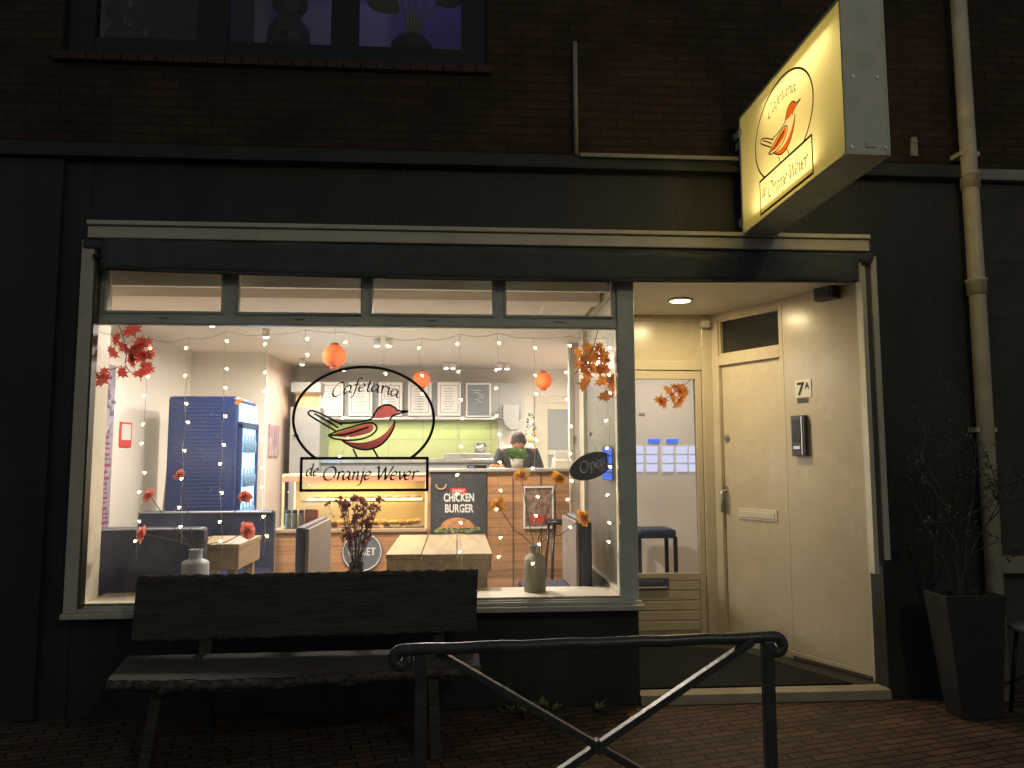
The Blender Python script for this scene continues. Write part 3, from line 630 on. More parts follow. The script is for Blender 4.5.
# recess fittings
DL = thing('recess_downlight', (1.73, 5.8, 2.78), 'round lit downlight in the entrance recess ceiling', 'downlight')
MB().lathe((1.73, 5.8, 2.765), [(.085, 0), (.100, .004), (.100, .015), (.080, .015), (.080, 0)], 28, cap=False).build('rim', M_cream, DL)
MB().lathe((1.73, 5.8, 2.768), [(.0001, 0), (.079, 0), (.079, .003)], 28).build('lens', emis_mat('recess_lamp_glow', (1, .84, .50), 9), DL)
s0, z0 = S(794, 416); s1, z1 = S(808, 456)
IC = thing('intercom', tuple(SM @ Vector((s0, 0, z1))), 'dark grey door intercom on the cream panel below the number plate', 'intercom')
s0 = S(795, 430)[0]; s1 = S(808.5, 430)[0]
MB(SM).box(s0, s1, -.045, -.006, z1, z0).build('body', mat('anthracite_plastic', (.06, .062, .065), .35), IC, bev=.004)
MB(SM).box(s0+.015, s1-.035, -.050, -.045, z0-.20, z0-.03).build('speaker_panel', M_dark, IC, bev=.002)
MB(SM).box(s0+.02, s1-.04, -.052, -.045, z1+.05, z1+.075).build('call_button', M_steel, IC, bev=.002)
MB(SM).box(s1-.026, s1-.018, -.052, -.045, z1+.01, z0-.01).build('edge_strip', M_steel, IC)
s0, z0 = S(795.5, 381); s1, z1 = S(812.5, 397)
HN = thing('house_number_plate', tuple(SM @ Vector((s0, 0, z1))), 'square white plate reading 7A above the intercom', 'number plate')
MB(SM).box(s0, s1, -.012, -.006, z1, z0).build('plate', mat('white_enamel', (.82, .78, .66), .25), HN, bev=.002)
TM = SM @ Matrix(((1,0,0,0),(0,0,-1,-.0135),(0,1,0,0),(0,0,0,1)))
hh_ = z0-z1; wd_ = s1-s0
text_mesh('digits', '7', hh_*1.02, TM @ Matrix.Translation((s0+wd_*.36, z1+hh_*.16, 0)), M_ink, HN, bold=.003, sx=1.0)
text_mesh('digits', 'A', hh_*.50, TM @ Matrix.Translation((s0+wd_*.76, z1+hh_*.50, 0)), M_ink, HN, bold=.002, sx=.85)
s0, z0 = S(798, 398.5); s1, z1 = S(809, 402.5)
tag(MB(SM).box(s0, s1, -.010, -.006, z1, z0).build('name_plate', M_dark, origin=SM @ Vector((s0, 0, z1)), bev=.001), 'tiny black name plate just under the 7A plate', 'name plate')
s0, z0 = S(821, 283); s1, z1 = S(841, 300)
CB = thing('motion_sensor', tuple(SM @ Vector((s0, 0, z1))), 'dark box-shaped sensor high on the cream panel near the awning', 'sensor')
MB(SM).box(s0, s1, -.09, -.006, z1+.01, z0).build('body', M_black, CB, bev=.006); MB(SM).box(s0+.02, s1-.02, -.10, -.09, z1+.025, z1+.06).build('lens', M_dark, CB, bev=.004)
q = P(706, 324, 6.35); tag(MB().box(q.x-.035, q.x+.03, 6.33, 6.40, q.z-.025, q.z+.03).build('junction_box', M_cream, origin=(q.x, 6.35, q.z), bev=.006), 'small cream junction box in the recess ceiling corner', 'junction box')
em = MB(); em.hexa([(XC+.03, FY+.12, .055), (2.62, FY+.12, .055), (2.16, 6.05, .055), (XC+.03, 6.35, .055)], [(XC+.03, FY+.12, .067), (2.62, FY+.12, .067), (2.16, 6.05, .067), (XC+.03, 6.35, .067)])
tag(em.build('door_mat', M_mat, origin=(1.8, 5.6, .055)), 'black coir mat covering the entrance recess floor', 'door mat')
# ================================================================ bench outside
BN = thing('rustic_bench', (-.83, 4.4, 0), 'rustic dark bench of live-edged timber slabs under the shop window', 'bench')
def slab(name, e0, e1, nrm, thick, parent, seed, m, rough0=.012, rough1=.012, n=120):
    """a long board between two edge polylines, with wandering live edges"""
    e0 = [Vector(p) for p in e0]; e1 = [Vector(p) for p in e1]; nrm = Vector(nrm).normalized()*thick
    def at(e, t):
        t *= len(e)-1; i = min(int(t), len(e)-2); return e[i].lerp(e[i+1], t-i)
    mb = MB(); vs = []; J = 7
    for i in range(n+1):
        t = i/n; a, b_ = at(e0, t), at(e1, t); d = (b_-a).normalized()
        a = a+d*rough0*(noise.noise((t*14, seed, 0))+.6*noise.noise((t*60, seed, 3)))
        b_ = b_+d*rough1*(noise.noise((t*12, seed, 9))+.6*noise.noise((t*55, seed, 5)))
        for j in range(J): vs.append(a.lerp(b_, j/(J-1))+nrm*(.03*noise.noise((t*9, j*.7, seed))))
        for j in range(J):
            u = 1-j/(J-1); k_ = 0
            off = nrm*(1+.35*noise.noise((t*26, j, seed+2))*(1 if j in (0, J-1) else .1))
            bulge = (d*.012*noise.noise((t*40, seed, 7)))*(1 if j in (0, J-1) else 0)
            vs.append(a.lerp(b_, u)-off+bulge)
    K = 2*J
    fs = [(i*K+j, i*K+(j+1) % K, (i+1)*K+(j+1) % K, (i+1)*K+j) for i in range(n) for j in range(K)]
    fs += [tuple(range(K))[::-1], tuple(n*K+j for j in range(K))]
    mb.add(vs, fs)
    o = mb.build(name, m, parent)
    return o
Yb = 4.64
tl_, tr_ = P(137, 579, Yb), P(478, 572.5, Yb); bl_, br2 = P(131, 640, Yb-.06), P(476, 630, Yb-.06)
bk = slab('backrest', [bl_, br2], [tl_, tr_], (0, -1, .15), .045, BN, 3, M_bench, .020, .006)
te = MB()   # bark rim along the top and lower edge
for (a, e, rr, sd) in ((tl_, tr_, .017, 5), (bl_, br2, .016, 8)):
    pts = []; rad = []
    for i in range(141):
        t = i/140; p = a.lerp(e, t)
        pts.append(p+Vector((0, .022+.006*noise.noise((t*30, sd, 0)), .007*noise.noise((t*38, sd, 4))+.004*noise.noise((t*120, sd, 4))))); rad.append(rr*(1+.5*noise.noise((t*50, sd, 1))+.3*noise.noise((t*140, sd, 1))))
    te.tube(pts, rad, 8)
te.build('bark_edge', M_bark, BN)
sf0, sf1, sb0, sb1 = P(107, 680, 4.08), P(480, 664, 4.20), P(128, 655, 4.56), P(478, 646, 4.60)
sf0.z = sf1.z = sb0.z = sb1.z = .46
st_ = slab('seat', [sf0, Vector((-1.2, 4.06, .455)), Vector((-.4, 4.14, .46)), sf1], [sb0, sb1], (0, 0, 1), .055, BN, 11, M_bench, .035, .015)
te = MB(); pts = []; rad = []
pl4 = [sf0, Vector((-1.2, 4.06, .455)), Vector((-.4, 4.14, .46)), sf1]
for i in range(161):
    t = i/160*3; k = min(int(t), 2); p = pl4[k].lerp(pl4[k+1], t-k)
    pts.append(p+Vector((0, .004+.012*noise.noise((t*9, 2, 2)), -.028+.006*noise.noise((t*30, 1, 1))))); rad.append(.024*(1+.3*noise.noise((t*22, 5, 1))+.35*noise.noise((t*70, 5, 1))))
te.tube(pts, rad, 8).build('bark_edge', M_bark, BN)
for (xx, yy, tp) in ((-1.50, 4.17, .41), (-1.42, 4.60, .9), (-.12, 4.22, .41), (-.10, 4.62, .9)):
    lg = MB()
    if tp > .5: lg.bar((xx, yy+.10, 0), (xx, yy+.005, .41), .075, .06, (0, 1, 0)); lg.bar((xx, yy-.0, .41), (xx, yy+.045, .86), .06, .04, (0, 1, 0))
    else: lg.bar((xx-.05 if xx < -1 else xx+.02, yy-.03, 0), (xx, yy, tp), .055, .075, (0, 1, 0))
    lg.build('leg', M_bench, BN, bev=.005)
for x in (-1.46, -.12): MB().bar((x, 4.20, .37), (x+.02, 4.62, .37), .05, .07).build('cross_bearer', M_bench, BN)
# ================================================================ railing in front
RL = thing('street_railing', (.44, 2.41, 0), 'black iron barrier with scroll-ended handrail and crossed braces on the pavement', 'railing')
ra, rb = P(402, 650, 2.375), P(775, 637, 2.44)
def curl(c, sgn, d):
    """scroll: rail end curling down and back"""
    pts = []
    for i in range(15):
        a = R(90)-R(270)*i/14; rr = .026-.008*i/14
        pts.append(Vector(c)+Vector((sgn*rr*math.cos(a), 0, rr*math.sin(a)-.026)))
    return pts
hr = MB()
pts = [ra.lerp(rb, i/16) + Vector((0, 0, .0015*math.sin(i*2.1))) for i in range(17)]
hr.tube(curl(ra, -1, 0)[::-1][:-1]+pts+curl(rb, 1, 0)[1:], .018, 14)
for (c_, sg) in ((ra, -1), (rb, 1)):
    e = curl(c_, sg, 0)[-1]; hr.ball(e, .0165, 12, 8)
hr.build('handrail', M_rail, RL)
for (px, py, Y) in ((421, 655, 2.385), (767, 642, 2.435)):
    q = P(px, py, Y); MB().box(q.x-.017, q.x+.017, Y-.017, Y+.017, -.02, q.z+.004).build('post', M_rail, RL, bev=.003)
pA, pB = P(421, 655, 2.385), P(767, 642, 2.435)
cr = P(598, 746, 2.41)
for (t0, px, py) in ((pA, 437, 652), (pB, 752, 641)):
    s = P(px, py, 2.41); e = cr+(cr-s)*1.02
    MB().bar((s.x, 2.41, s.z), (e.x, 2.41, e.z), .030, .021, (0, 0, 1)).build('cross_brace', M_rail, RL, bev=.002)
MB().tube([(cr.x, 2.385, cr.z), (cr.x, 2.435, cr.z)], .018, 16).build('brace_boss', M_rail, RL)
MB().bar((pA.x, 2.385, .33), (pB.x, 2.435, .33), .03, .03).build('lower_rail', M_rail, RL)
# ================================================================ planter with bare shrub
pc = Vector((3.11, 4.61, 0)); hz_ = .725
PL = thing('tapered_planter', tuple(pc), 'tall dark tapered square planter beside the downpipe', 'planter')
def rq(x0, x1, y0, y1, z): return [(x0, y0, z), (x1, y0, z), (x1, y1, z), (x0, y1, z)]
o = MB(); o.add(rq(3.0, 3.25, 4.53, 4.70, 0)+rq(2.915, 3.295, 4.50, 4.73, hz_)+rq(2.94, 3.27, 4.525, 4.705, hz_)+rq(2.945, 3.265, 4.53, 4.70, hz_-.05), [(3,2,1,0)]+[(i, (i+1) % 4, 4+(i+1) % 4, 4+i) for i in range(4)]+[(4+i, 4+(i+1) % 4, 8+(i+1) % 4, 8+i) for i in range(4)]+[(8+i, 8+(i+1) % 4, 12+(i+1) % 4, 12+i) for i in range(4)])
o.build('pot', M_planter, PL, bev=.006)
MB().add(rq(2.945, 3.265, 4.53, 4.70, hz_-.045), [(0,1,2,3)]).build('soil', M_soil, PL)
SH = thing('bare_shrub', (3.11, 4.62, hz_-.045), 'nearly bare shrub with thin tangled twigs growing in the tapered planter', 'shrub')
tk = MB(); lv = MB()
def leaf(mb, p, d, s, w=.4):
    d = d.normalized(); n_ = d.orthogonal().normalized(); sd_ = d.cross(n_)
    mb.add([p, p+d*s*.5+sd_*s*w*.5+n_*s*.08, p+d*s, p+d*s*.5-sd_*s*w*.5+n_*s*.08], [(0,1,2,3)])
def grow(p, d, ln, r, lvl):
    pts = [p]; rad = [r]; n_ = 6
    for i in range(n_):
        d = (d+Vector((random.gauss(0, .16), random.gauss(0, .16), random.gauss(.02, .1)))).normalized()
        if p.x < 2.86: d.x = abs(d.x)*.8
        if p.y > 4.8: d.y = -abs(d.y)
        p = p+d*ln/n_; pts.append(p); rad.append(r*(1-.7*(i+1)/n_))
        if lvl < 3 and i > 0 and random.random() < (.75 if lvl < 2 else .45):
            sdv = Vector((random.gauss(0, 1), random.gauss(0, .7), random.gauss(.25, .6))).normalized()
            grow(p, (d*.5+sdv).normalized(), ln*random.uniform(.4, .6), r*.5, lvl+1)
        if lvl >= 2 and random.random() < .55: leaf(lv, p, Vector((random.gauss(0,1), random.gauss(0,1), random.gauss(0,1))), random.uniform(.015, .035))
    tk.tube(pts, rad, 5, cap=False)
for i in range(5): grow(Vector((3.11+random.uniform(-.05, .05), 4.62+random.uniform(-.05, .05), hz_-.05)), Vector((random.uniform(-.2, .3), random.uniform(-.2, .1), 1)), random.uniform(.68, .82), .009, 0)
tk.build('branches', M_twig, SH); lv.build('leaves', M_leafdk, SH)
# chain and low stool at the right edge
ch = MB(); a, e = P(972, 688, 4.80), P(1060, 655, 4.7)
for i in range(26):
    t = i/25; p = a.lerp(e, t)-Vector((0, 0, .05*math.sin(PI*t))); ring = []
    d = (e-a).normalized(); up = Vector((0, 0, 1)) if i % 2 else Vector((0, 1, 0))
    sd_ = d.cross(up).normalized()
    for k in range(9): an = 2*PI*k/8; ring.append(p+d*.019*math.cos(an)+(sd_*.010)*math.sin(an))
    ch.tube(ring, .0028, 5, cap=False)
tag(ch.build('chain', M_black, origin=a), 'black chain running from the foot of the downpipe to the right', 'chain')
q = P(1034, 626, 4.55)
GS = thing('garden_stool', (q.x, 4.55, 0), 'low stool with pale seat cut off at the right edge of the picture', 'stool')
MB().lathe((q.x, 4.55, q.z-.03), [(.0001, 0), (.125, 0), (.14, .015), (.135, .035), (.0001, .04)], 28).build('seat', M_lead, GS)
for k in range(4):
    an = PI/4+k*PI/2; MB().tube([(q.x+.09*math.cos(an), 4.55+.09*math.sin(an), q.z-.03), (q.x+.15*math.cos(an), 4.55+.15*math.sin(an), 0)], .012, 8).build('leg', M_black, GS)
# weeds and fallen leaves at the wall foot
wd = MB()
for i in range(9):
    xx = random.choice([random.uniform(.1, .62), random.uniform(.1, .62), random.uniform(-1.7, .9)]); yy = random.uniform(4.72, 4.94)
    for k in range(random.randint(3, 7)):
        an = random.uniform(0, 2*PI); leaf(wd, Vector((xx, yy, .004)), Vector((math.cos(an), math.sin(an)*.7-.2, random.uniform(.2, 1.2))), random.uniform(.04, .10), .6)
tag(wd.build('weeds', mat('weed_leaf', (.30, .34, .12), .6, var=.3, vscale=20)), 'small weeds growing where the wall meets the paving', 'weeds', kind='stuff')
# ================================================================ INTERIOR OBJECTS
# ---- fridge
FRX0, FRX1, FRY0, FRY1 = X_(166, 450, 7.3), X_(236, 450, 7.3), 7.3, 7.98
FRZ = Z_(200, 396, 7.3)
FR = thing('drinks_fridge', ((FRX0+FRX1)/2, 7.6, FZ), 'tall navy drinks fridge with lit glass door facing the counter', 'fridge')
M_fr = mat('navy_fridge_panel', (.008, .026, .12), .35, var=.1)
o = MB(); o.box(FRX0, FRX1, FRY0, FRY1, FZ, FRZ); o.build('body', M_fr, FR, bev=.03)
gv = MB()
for i in range(34): z = FZ+.75+i*.035; gv.box(FRX0+.06, FRX1-.08, FRY0-.006, FRY0, z, z+.012)
gv.build('vent_ribs', mat('navy_rib', (.014, .040, .16), .4), FR)
gb = MB(); gb.hexa([(FRX0-.16, FRY0+.25, FZ), (FRX0, FRY0+.25, FZ), (FRX0, FRY0+.55, FZ), (FRX0-.16, FRY0+.55, FZ)], [(FRX0-.05, FRY0+.25, FRZ-.12), (FRX0, FRY0+.25, FRZ-.06), (FRX0, FRY0+.55, FRZ-.06), (FRX0-.05, FRY0+.55, FRZ-.12)])
gb.build('rear_compressor_cover', M_grey, FR, bev=.01)
o = MB(); o.box(FRX1, FRX1+.02, FRY0+.06, FRY1-.04, 1.9, FRZ-.06); o.build('lit_header', M_cool, FR, bev=.004)
o = MB(); o.box(FRX1, FRX1+.012, FRY0+.09, FRY1-.06, FZ+.2, 1.84); o.build('lit_glass_door', M_cool, FR)
o = MB()
for yy in (FRY0+.05, FRY1-.06): o.box(FRX1, FRX1+.035, yy, yy+.04, FZ+.12, 1.88)
o.box(FRX1, FRX1+.035, FRY0+.05, FRY1-.02, 1.84, 1.90); o.box(FRX1, FRX1+.035, FRY0+.05, FRY1-.02, FZ+.12, FZ+.2); o.build('door_frame', M_fr, FR, bev=.004)
bp_ = None; M_bot = mat('pale_blue_bottle', (.20, .30, .42), .3, var=.5, vscale=9)
for k in range(4):
    z = FZ+.50+k*.32
    for j in range(4):
        l_ = ('dark bottle number slot %d from the door hinge' % (j+1))
        loc = (FRX1+.036, FRY0+.16+j*.115, z)
        lab = 'bottle in the lit fridge, '+('lowest', 'second lowest', 'second highest', 'highest')[k]+' shelf, '+('nearest the window', 'second from the window', 'third from the window', 'farthest from the window')[j]
        if bp_: copy_tree(bp_, None, loc, lab); continue
        bp_ = tag(MB().lathe(loc, [(.0001, 0), (.020, 0), (.020, .1), (.010, .14), (.010, .18), (.0001, .18)], 10).build('drink_bottle', M_bot, origin=loc), lab, 'bottle', 'bottles in the drinks fridge')
lamp('fridge_glow', 'AREA', (FRX1+.06, 7.65, 1.35), 10, (.30, .60, 1), .4, rot=(0, R(-90), 0), sy=1.2)
# ---- wall menus and posters
q0, q1 = 3.10*FPX/(457-98), 0
po = MB(); wx = XW+.012; Ya, Yb_ = 6.62, 6.88
po.box(XW+.001, wx, Ya, Yb_, .95, 2.36)
PO = thing('wall_banner', (XW, 6.8, .95), 'tall narrow red and violet patterned banner on the left cafe wall', 'banner')
po.build('sheet', mat('banner_grey_violet', (.30, .27, .34), .7, var=.4, vscale=18), PO)
po = MB(); random.seed(3)
z = .97
while z < 2.3:
    h = random.uniform(.018, .05)
    if z < 1.75: po.box(wx, wx+.002, Ya+.01+random.uniform(0, .05), Yb_-.01-random.uniform(0, .08), z, z+h*.6)
    z += h+.012
po.build('stripes', mat('banner_red_violet', (.26, .05, .09), .7, var=.6, vscale=14), PO)
po = MB()
for k in range(16): y = random.uniform(Ya, Yb_-.06); z = random.uniform(1.75, 2.3); po.box(wx, wx+.002, y, y+random.uniform(.03, .08), z, z+random.uniform(.02, .05))
po.build('pattern', mat('banner_dark', (.12, .10, .16), .7), PO)
CT = thing('red_edged_notice', (XW, 7.14, 1.7), 'white notice with red border on the left cafe wall', 'notice')
zc = lambda py, Y: Z_(125, py, Y)
MB().box(XW+.001, XW+.014, 7.02, 7.26, zc(447, 7.1), zc(422, 7.1)).build('frame', mat('signal_red', (.7, .05, .04), .5), CT, bev=.003)
MB().box(XW+.014, XW+.016, 7.045, 7.235, zc(440, 7.1), zc(424, 7.1)).build('sheet', M_paper, CT)
PC = thing('corridor_picture', (XA, 9.2, 1.6), 'small pair of framed pictures on the beige corridor wall', 'picture')
for k in range(2): MB().box(XA+.001, XA+.02, 8.98+k*.25, 9.19+k*.25, 1.58, 1.95).build('frame', mat('picture_violet_print', (.38, .27, .30), .5, var=.5, vscale=10), PC, bev=.003)
# ---- booths
def booth(name_label, x0, x1, y0, y1, ztop, m=M_navy, seat=None, grp='booth seats', mside=None):
    o = thing('booth_seat', ((x0+x1)/2, (y0+y1)/2, FZ), name_label, 'booth seat', grp)
    MB().box(x0, x1, y0, y1, FZ, ztop).build('backrest', m, o, bev=.025)
    if seat: sx0_, sx1_, sy0_, sy1_ = seat; MB().box(sx0_, sx1_, sy0_, sy1_, FZ+.32, FZ+.46).build('seat', M_navy, o, bev=.03); MB().box(sx0_+.03, sx1_-.03, sy0_+.03, sy1_-.03, FZ, FZ+.32).build('base', M_dark, o)
    return o
b1 = booth('navy booth seat by the left wall in front of the drinks fridge', X_(137, 520, 7.0), X_(273, 520, 7.0), 7.0, 7.12, 1.10, seat=(X_(137, 520, 7.0), X_(273, 520, 7.0), 6.62, 7.0))
MB().tube([(X_(139, 520, 7.0), 6.995, 1.088), (X_(271, 520, 7.0), 6.995, 1.088)], .010, 8).build('piping', mat('pale_piping', (.35, .38, .48), .5), b1)
b2 = booth('lower navy booth back nearest the left end of the shop window', XW+.02, X_(205, 530, 5.45), 5.42, 5.54, 1.09, seat=(XW+.02, X_(205, 530, 5.45), 5.54, 5.9))
MB().tube([(XW+.04, 5.415, 1.08), (X_(204, 530, 5.45), 5.415, 1.08)], .008, 8).build('piping', MATS['pale_piping'], b2)
b3 = booth('taupe backed booth end between the counter and the dried flowers', -1.075, -1.01, 5.30, 6.25, 1.10, seat=(-1.01, -.62, 5.32, 6.25))
MB().box(-1.008, -.985, 5.31, 6.24, FZ+.46, 1.085).build('cushion', M_taupe, b3, bev=.008)
b4 = booth('taupe backed booth with rounded navy end behind the right flower vase', .86, .95, 5.42, 6.15, 1.12, seat=(.48, .86, 5.45, 6.12))
MB().box(.835, .858, 5.43, 6.14, FZ+.46, 1.105).build('cushion', M_taupe, b4, bev=.008)
# ---- tables
def table(label, x0, x1, y0, y1, zt, th=.09, nplank=3):
    o = thing('plank_table', ((x0+x1)/2, (y0+y1)/2, FZ), label, 'table', 'plank tables')
    tb = MB(); w_ = (x1-x0)/nplank
    for i in range(nplank): tb.box(x0+i*w_+.003, x0+(i+1)*w_-.003, y0+random.uniform(-.01, .01), y1, zt-.035, zt)
    tb.build('tabletop', MATS['table_planks'], o, bev=.005)
    MB().box(x0+.01, x1-.01, y0+.012, y1-.01, zt-th-.03, zt-.036).build('apron', MATS['table_planks'], o, bev=.004)
    for (xx, yy) in ((x0+.07, y0+.08), (x1-.07, y0+.08), (x0+.07, y1-.08), (x1-.07, y1-.08)):
        MB().box(xx-.03, xx+.03, yy-.03, yy+.03, FZ, zt-th-.03).build('leg', MATS['table_planks'], o, bev=.004)
    return o
mat('table_planks', (.30, .225, .125), .42, var=.35, vscale=3, bump=.3, bscale=30, stretch=(6, .8, 6))
table('thick oak plank table in the middle of the cafe window', X_(385, 555, 5.36), X_(493, 555, 5.36), 5.36, 6.72, Z_(440, 554, 5.36))
table('narrow plank table between the two navy booths at the left', -2.02, X_(240, 545, 5.95), 5.95, 6.60, Z_(225, 544, 5.95), th=.16, nplank=2)
# ---- counter
CX0, CX1, CY = X_(275, 550, 7.2), X_(570, 550, 7.2), 7.2; CM = X_(428, 500, 7.2)
ZC1, ZC2 = Z_(350, 529, CY), Z_(500, 468.5, CY)
CO = thing('serving_counter', (0, CY, FZ), 'orange brown clad serving counter across the cafe with raised right half', 'counter')
o = MB(); o.box(CX0, CM, CY, 7.95, FZ, ZC1-.03); o.box(CM, CX1, CY, 7.55, FZ, ZC2-.03); o.build('cladding', M_clad, CO)
o = MB(); o.box(CX0-.02, CM-.002, CY-.02, 7.97, ZC1-.03, ZC1); o.build('lower_worktop', mat('tan_worktop', (.50, .36, .24), .35), CO, bev=.004)
o = MB(); o.box(CM, CX1+.02, CY-.04, 7.62, ZC2-.03, ZC2); o.build('raised_worktop', mat('grey_worktop', (.40, .38, .33), .35), CO, bev=.006)
o = MB()
for px in (487, 513, 541): x = X_(px, 500, CY); o.box(x-.004, x+.004, CY-.006, CY, FZ, ZC2-.035)
o.build('panel_joints', mat('dark_joint', (.12, .07, .04), .7), CO)
# display case
DC = thing('food_display_case', ((CX0+CM)/2, 7.5, ZC1), 'warm lit glass food display case on the lower counter half', 'display case')
dx0, dx1_ = X_(281, 500, CY), X_(427, 500, CY); dz = Z_(350, 476, CY)
M_cream2 = mat('pale_yellow_case_frame', (.80, .74, .45), .4)
o = MB(); t = .022
for xx in (dx0, dx1_-t): o.box(xx, xx+t, CY+.03, CY+.05, ZC1, dz); o.box(xx, xx+t, CY+.55, CY+.58, ZC1, dz)
o.box(dx0, dx1_, CY+.03, CY+.05, dz, dz+.02); o.box(dx0, dx1_, CY+.05, CY+.58, dz, dz+.015); o.build('frame', M_cream2, DC, bev=.003)
MB().box(dx0, dx1_, CY+.58, CY+.60, ZC1, dz).build('back_panel', mat('warm_cream_back', (.78, .62, .33), .5), DC)
MB().box(dx0+t, dx1_-t, CY+.038, CY+.042, ZC1, dz).build('front_glass', M_glass2, DC)
zs = Z_(350, 500, CY+.1)
MB().box(dx0+t+.14, dx1_-t, CY+.10, CY+.5, zs-.02, zs-.008).build('shelf', M_steel, DC)
MB().tube([(dx0+.22, CY+.09, zs+.006), (dx1_-.05, CY+.09, zs+.006)], .010, 10).build('tube_lamp', emis_mat('case_tube_glow', (1, .80, .30), 5), DC)
lamp('display_case_light', 'AREA', ((dx0+dx1_)/2, CY+.3, dz-.03), 9, (1, .74, .34), 1.0, sy=.3)
lamp('display_case_light_low', 'AREA', ((dx0+dx1_)/2+.1, CY+.25, zs-.03), 5.5, (1, .74, .34), .95, sy=.2)
o = MB(); o.box(dx0, dx1_, CY+.026, CY+.032, dz-.05, dz-.01); o.build('red_price_rail', mat('salmon_price_rail', (.75, .30, .20), .5), DC)
random.seed(12)
M_sn = mat('golden_snacks', (.62, .34, .10), .6, var=.5, vscale=12); M_rl = mat('pale_rolls', (.66, .46, .22), .6, var=.3)
for (nm_, n_, m_, gp_, z_, lb_) in (('fried_snack', 18, M_sn, 'snacks on the lower trays', ZC1+.035, 'golden fried snack on the bottom trays of the food display case'), ('bread_roll', 12, M_rl, 'rolls on the upper shelf', zs+.012, 'pale bread roll on the shelf of the food display case')):
    p0 = None
    for i in range(n_):
        loc = Vector((dx0+.30+(dx1_-dx0-.42)*i/(n_-1), CY+(.16+.13*(i % 3) if n_ == 18 else .2+.1*(i % 2)), z_))
        if p0:
            c = copy_tree(p0, None, loc); c.scale = (random.uniform(.8, 1.2), 1, random.uniform(.8, 1.2)); c.rotation_euler = (0, 0, random.uniform(0, 3)); continue
        p0 = tag(MB().lathe(loc, [(.0001, -.022), (.03, -.018), (.042, 0), (.036, .018), (.0001, .026)], 10, sx=1.15).build(nm_, m_, origin=loc), lb_, 'snack' if n_ == 18 else 'bread roll', gp_)
tt = MB()
for i in range(5): x = dx0+.32+i*.2; tt.box(x, x+.16, CY+.08, CY+.5, ZC1+.002, ZC1+.012)
tt.build('trays', M_steel, DC)
# jars at the left end of the case
for i, px in enumerate((288, 294.5, 301)):
    q = P(px, 528, CY+.12)
    j = thing('glass_jar', (q.x, CY+.12, ZC1), ('leftmost', 'middle', 'rightmost')[i]+' of three glass jars with dark lids in the display case', 'jar', 'glass jars')
    MB().lathe((q.x, CY+.12, ZC1+.001), [(.025, 0), (.027, .01), (.027, .12), (.02, .14)], 14).build('jar_glass', mat('jar_grey_glass', (.42, .44, .40), .15), j)
    MB().lathe((q.x, CY+.12, ZC1+.14), [(.024, 0), (.024, .025), (.0001, .03)], 14).build('lid', M_dark, j)
q = P(312, 520, CY+.16); tag(MB().box(q.x-.06, q.x+.06, CY+.12, CY+.2, ZC1+.001, ZC1+.17).build('snack_box', mat('red_orange_carton', (.75, .14, .05), .5, var=.6, vscale=16), origin=(q.x, CY+.16, ZC1), bev=.003), 'small red and orange carton beside the jars in the display case', 'carton')
# burger poster
px0, px1 = X_(430.5, 500, CY-.02), X_(486.5, 500, CY-.02); pz1, pz0 = Z_(460, 473, CY-.02), Z_(460, 556, CY-.02)
BP = thing('burger_poster', ((px0+px1)/2, CY-.02, pz0), 'dark poster advertising a crispy chicken burger on the counter front', 'poster')
MB().box(px0, px1, CY-.02, CY-.003, pz0, pz1).build('board', mat('slate_poster', (.045, .05, .058), .55, var=.25, vscale=9), BP, bev=.002)
yy = CY-.0225; pcx = X_(462, 500, yy)
zp = lambda py: Z_(460, py, yy); xp = lambda px: X_(px, 500, yy)
text_mesh('heading', 'CHICKEN', .102, front(xp(459), yy, zp(501.3)), M_paper, BP, bold=.0032, sx=.64)
text_mesh('heading', 'BURGER', .102, front(xp(459), yy, zp(512.2)), M_paper, BP, bold=.0032, sx=.69)
text_mesh('small_heading', 'CRISPY', .034, front(xp(458.5), yy-.001, zp(492.3)), M_paper, BP, bold=.001)
MB().box(xp(450.5), xp(466), yy, yy+.001, zp(493.2), zp(488)).build('red_flash', MATS['signal_red'], BP)
def disc(cx, cz, rx, rz, a0=0, a1=360, n=28, y=yy):
    return [Vector((cx+rx*math.cos(R(a0+(a1-a0)*i/n)), y, cz+rz*math.sin(R(a0+(a1-a0)*i/n)))) for i in range(n+1 if a1-a0 < 360 else n)]
bun = MB(); pts = disc(xp(457.5), zp(528), .155, .095, 0, 180); bun.add(pts, [tuple(range(len(pts)))]); bun.build('bun', mat('baked_bun', (.62, .27, .11), .5, var=.35, vscale=14), BP)
lt = MB()
for i in range(16): x = xp(437)+i*(xp(478)-xp(437))/15; pts = disc(x, zp(530)+random.uniform(-.01, .012), .022, .016, y=yy-.001); lt.add(pts, [tuple(range(len(pts)))])
lt.build('lettuce', mat('pale_lettuce', (.38, .42, .16), .6, var=.5, vscale=30), BP)
pts = disc(xp(457.5), zp(538), .15, .04, y=yy-.0005); MB().add(pts, [tuple(range(len(pts)))]).build('chicken_patty', mat('fried_crust', (.60, .35, .14), .6, var=.5, vscale=30), BP)
rg = MB(); pts = [Vector((xp(441)+.045*math.cos(R(a)), yy, zp(485)+.04*math.sin(R(a)))) for a in range(-190, 11, 10)]
rg.tube(pts, .009, 6); rg.build('onion_ring', mat('onion_ring_crust', (.50, .32, .20), .6), BP)
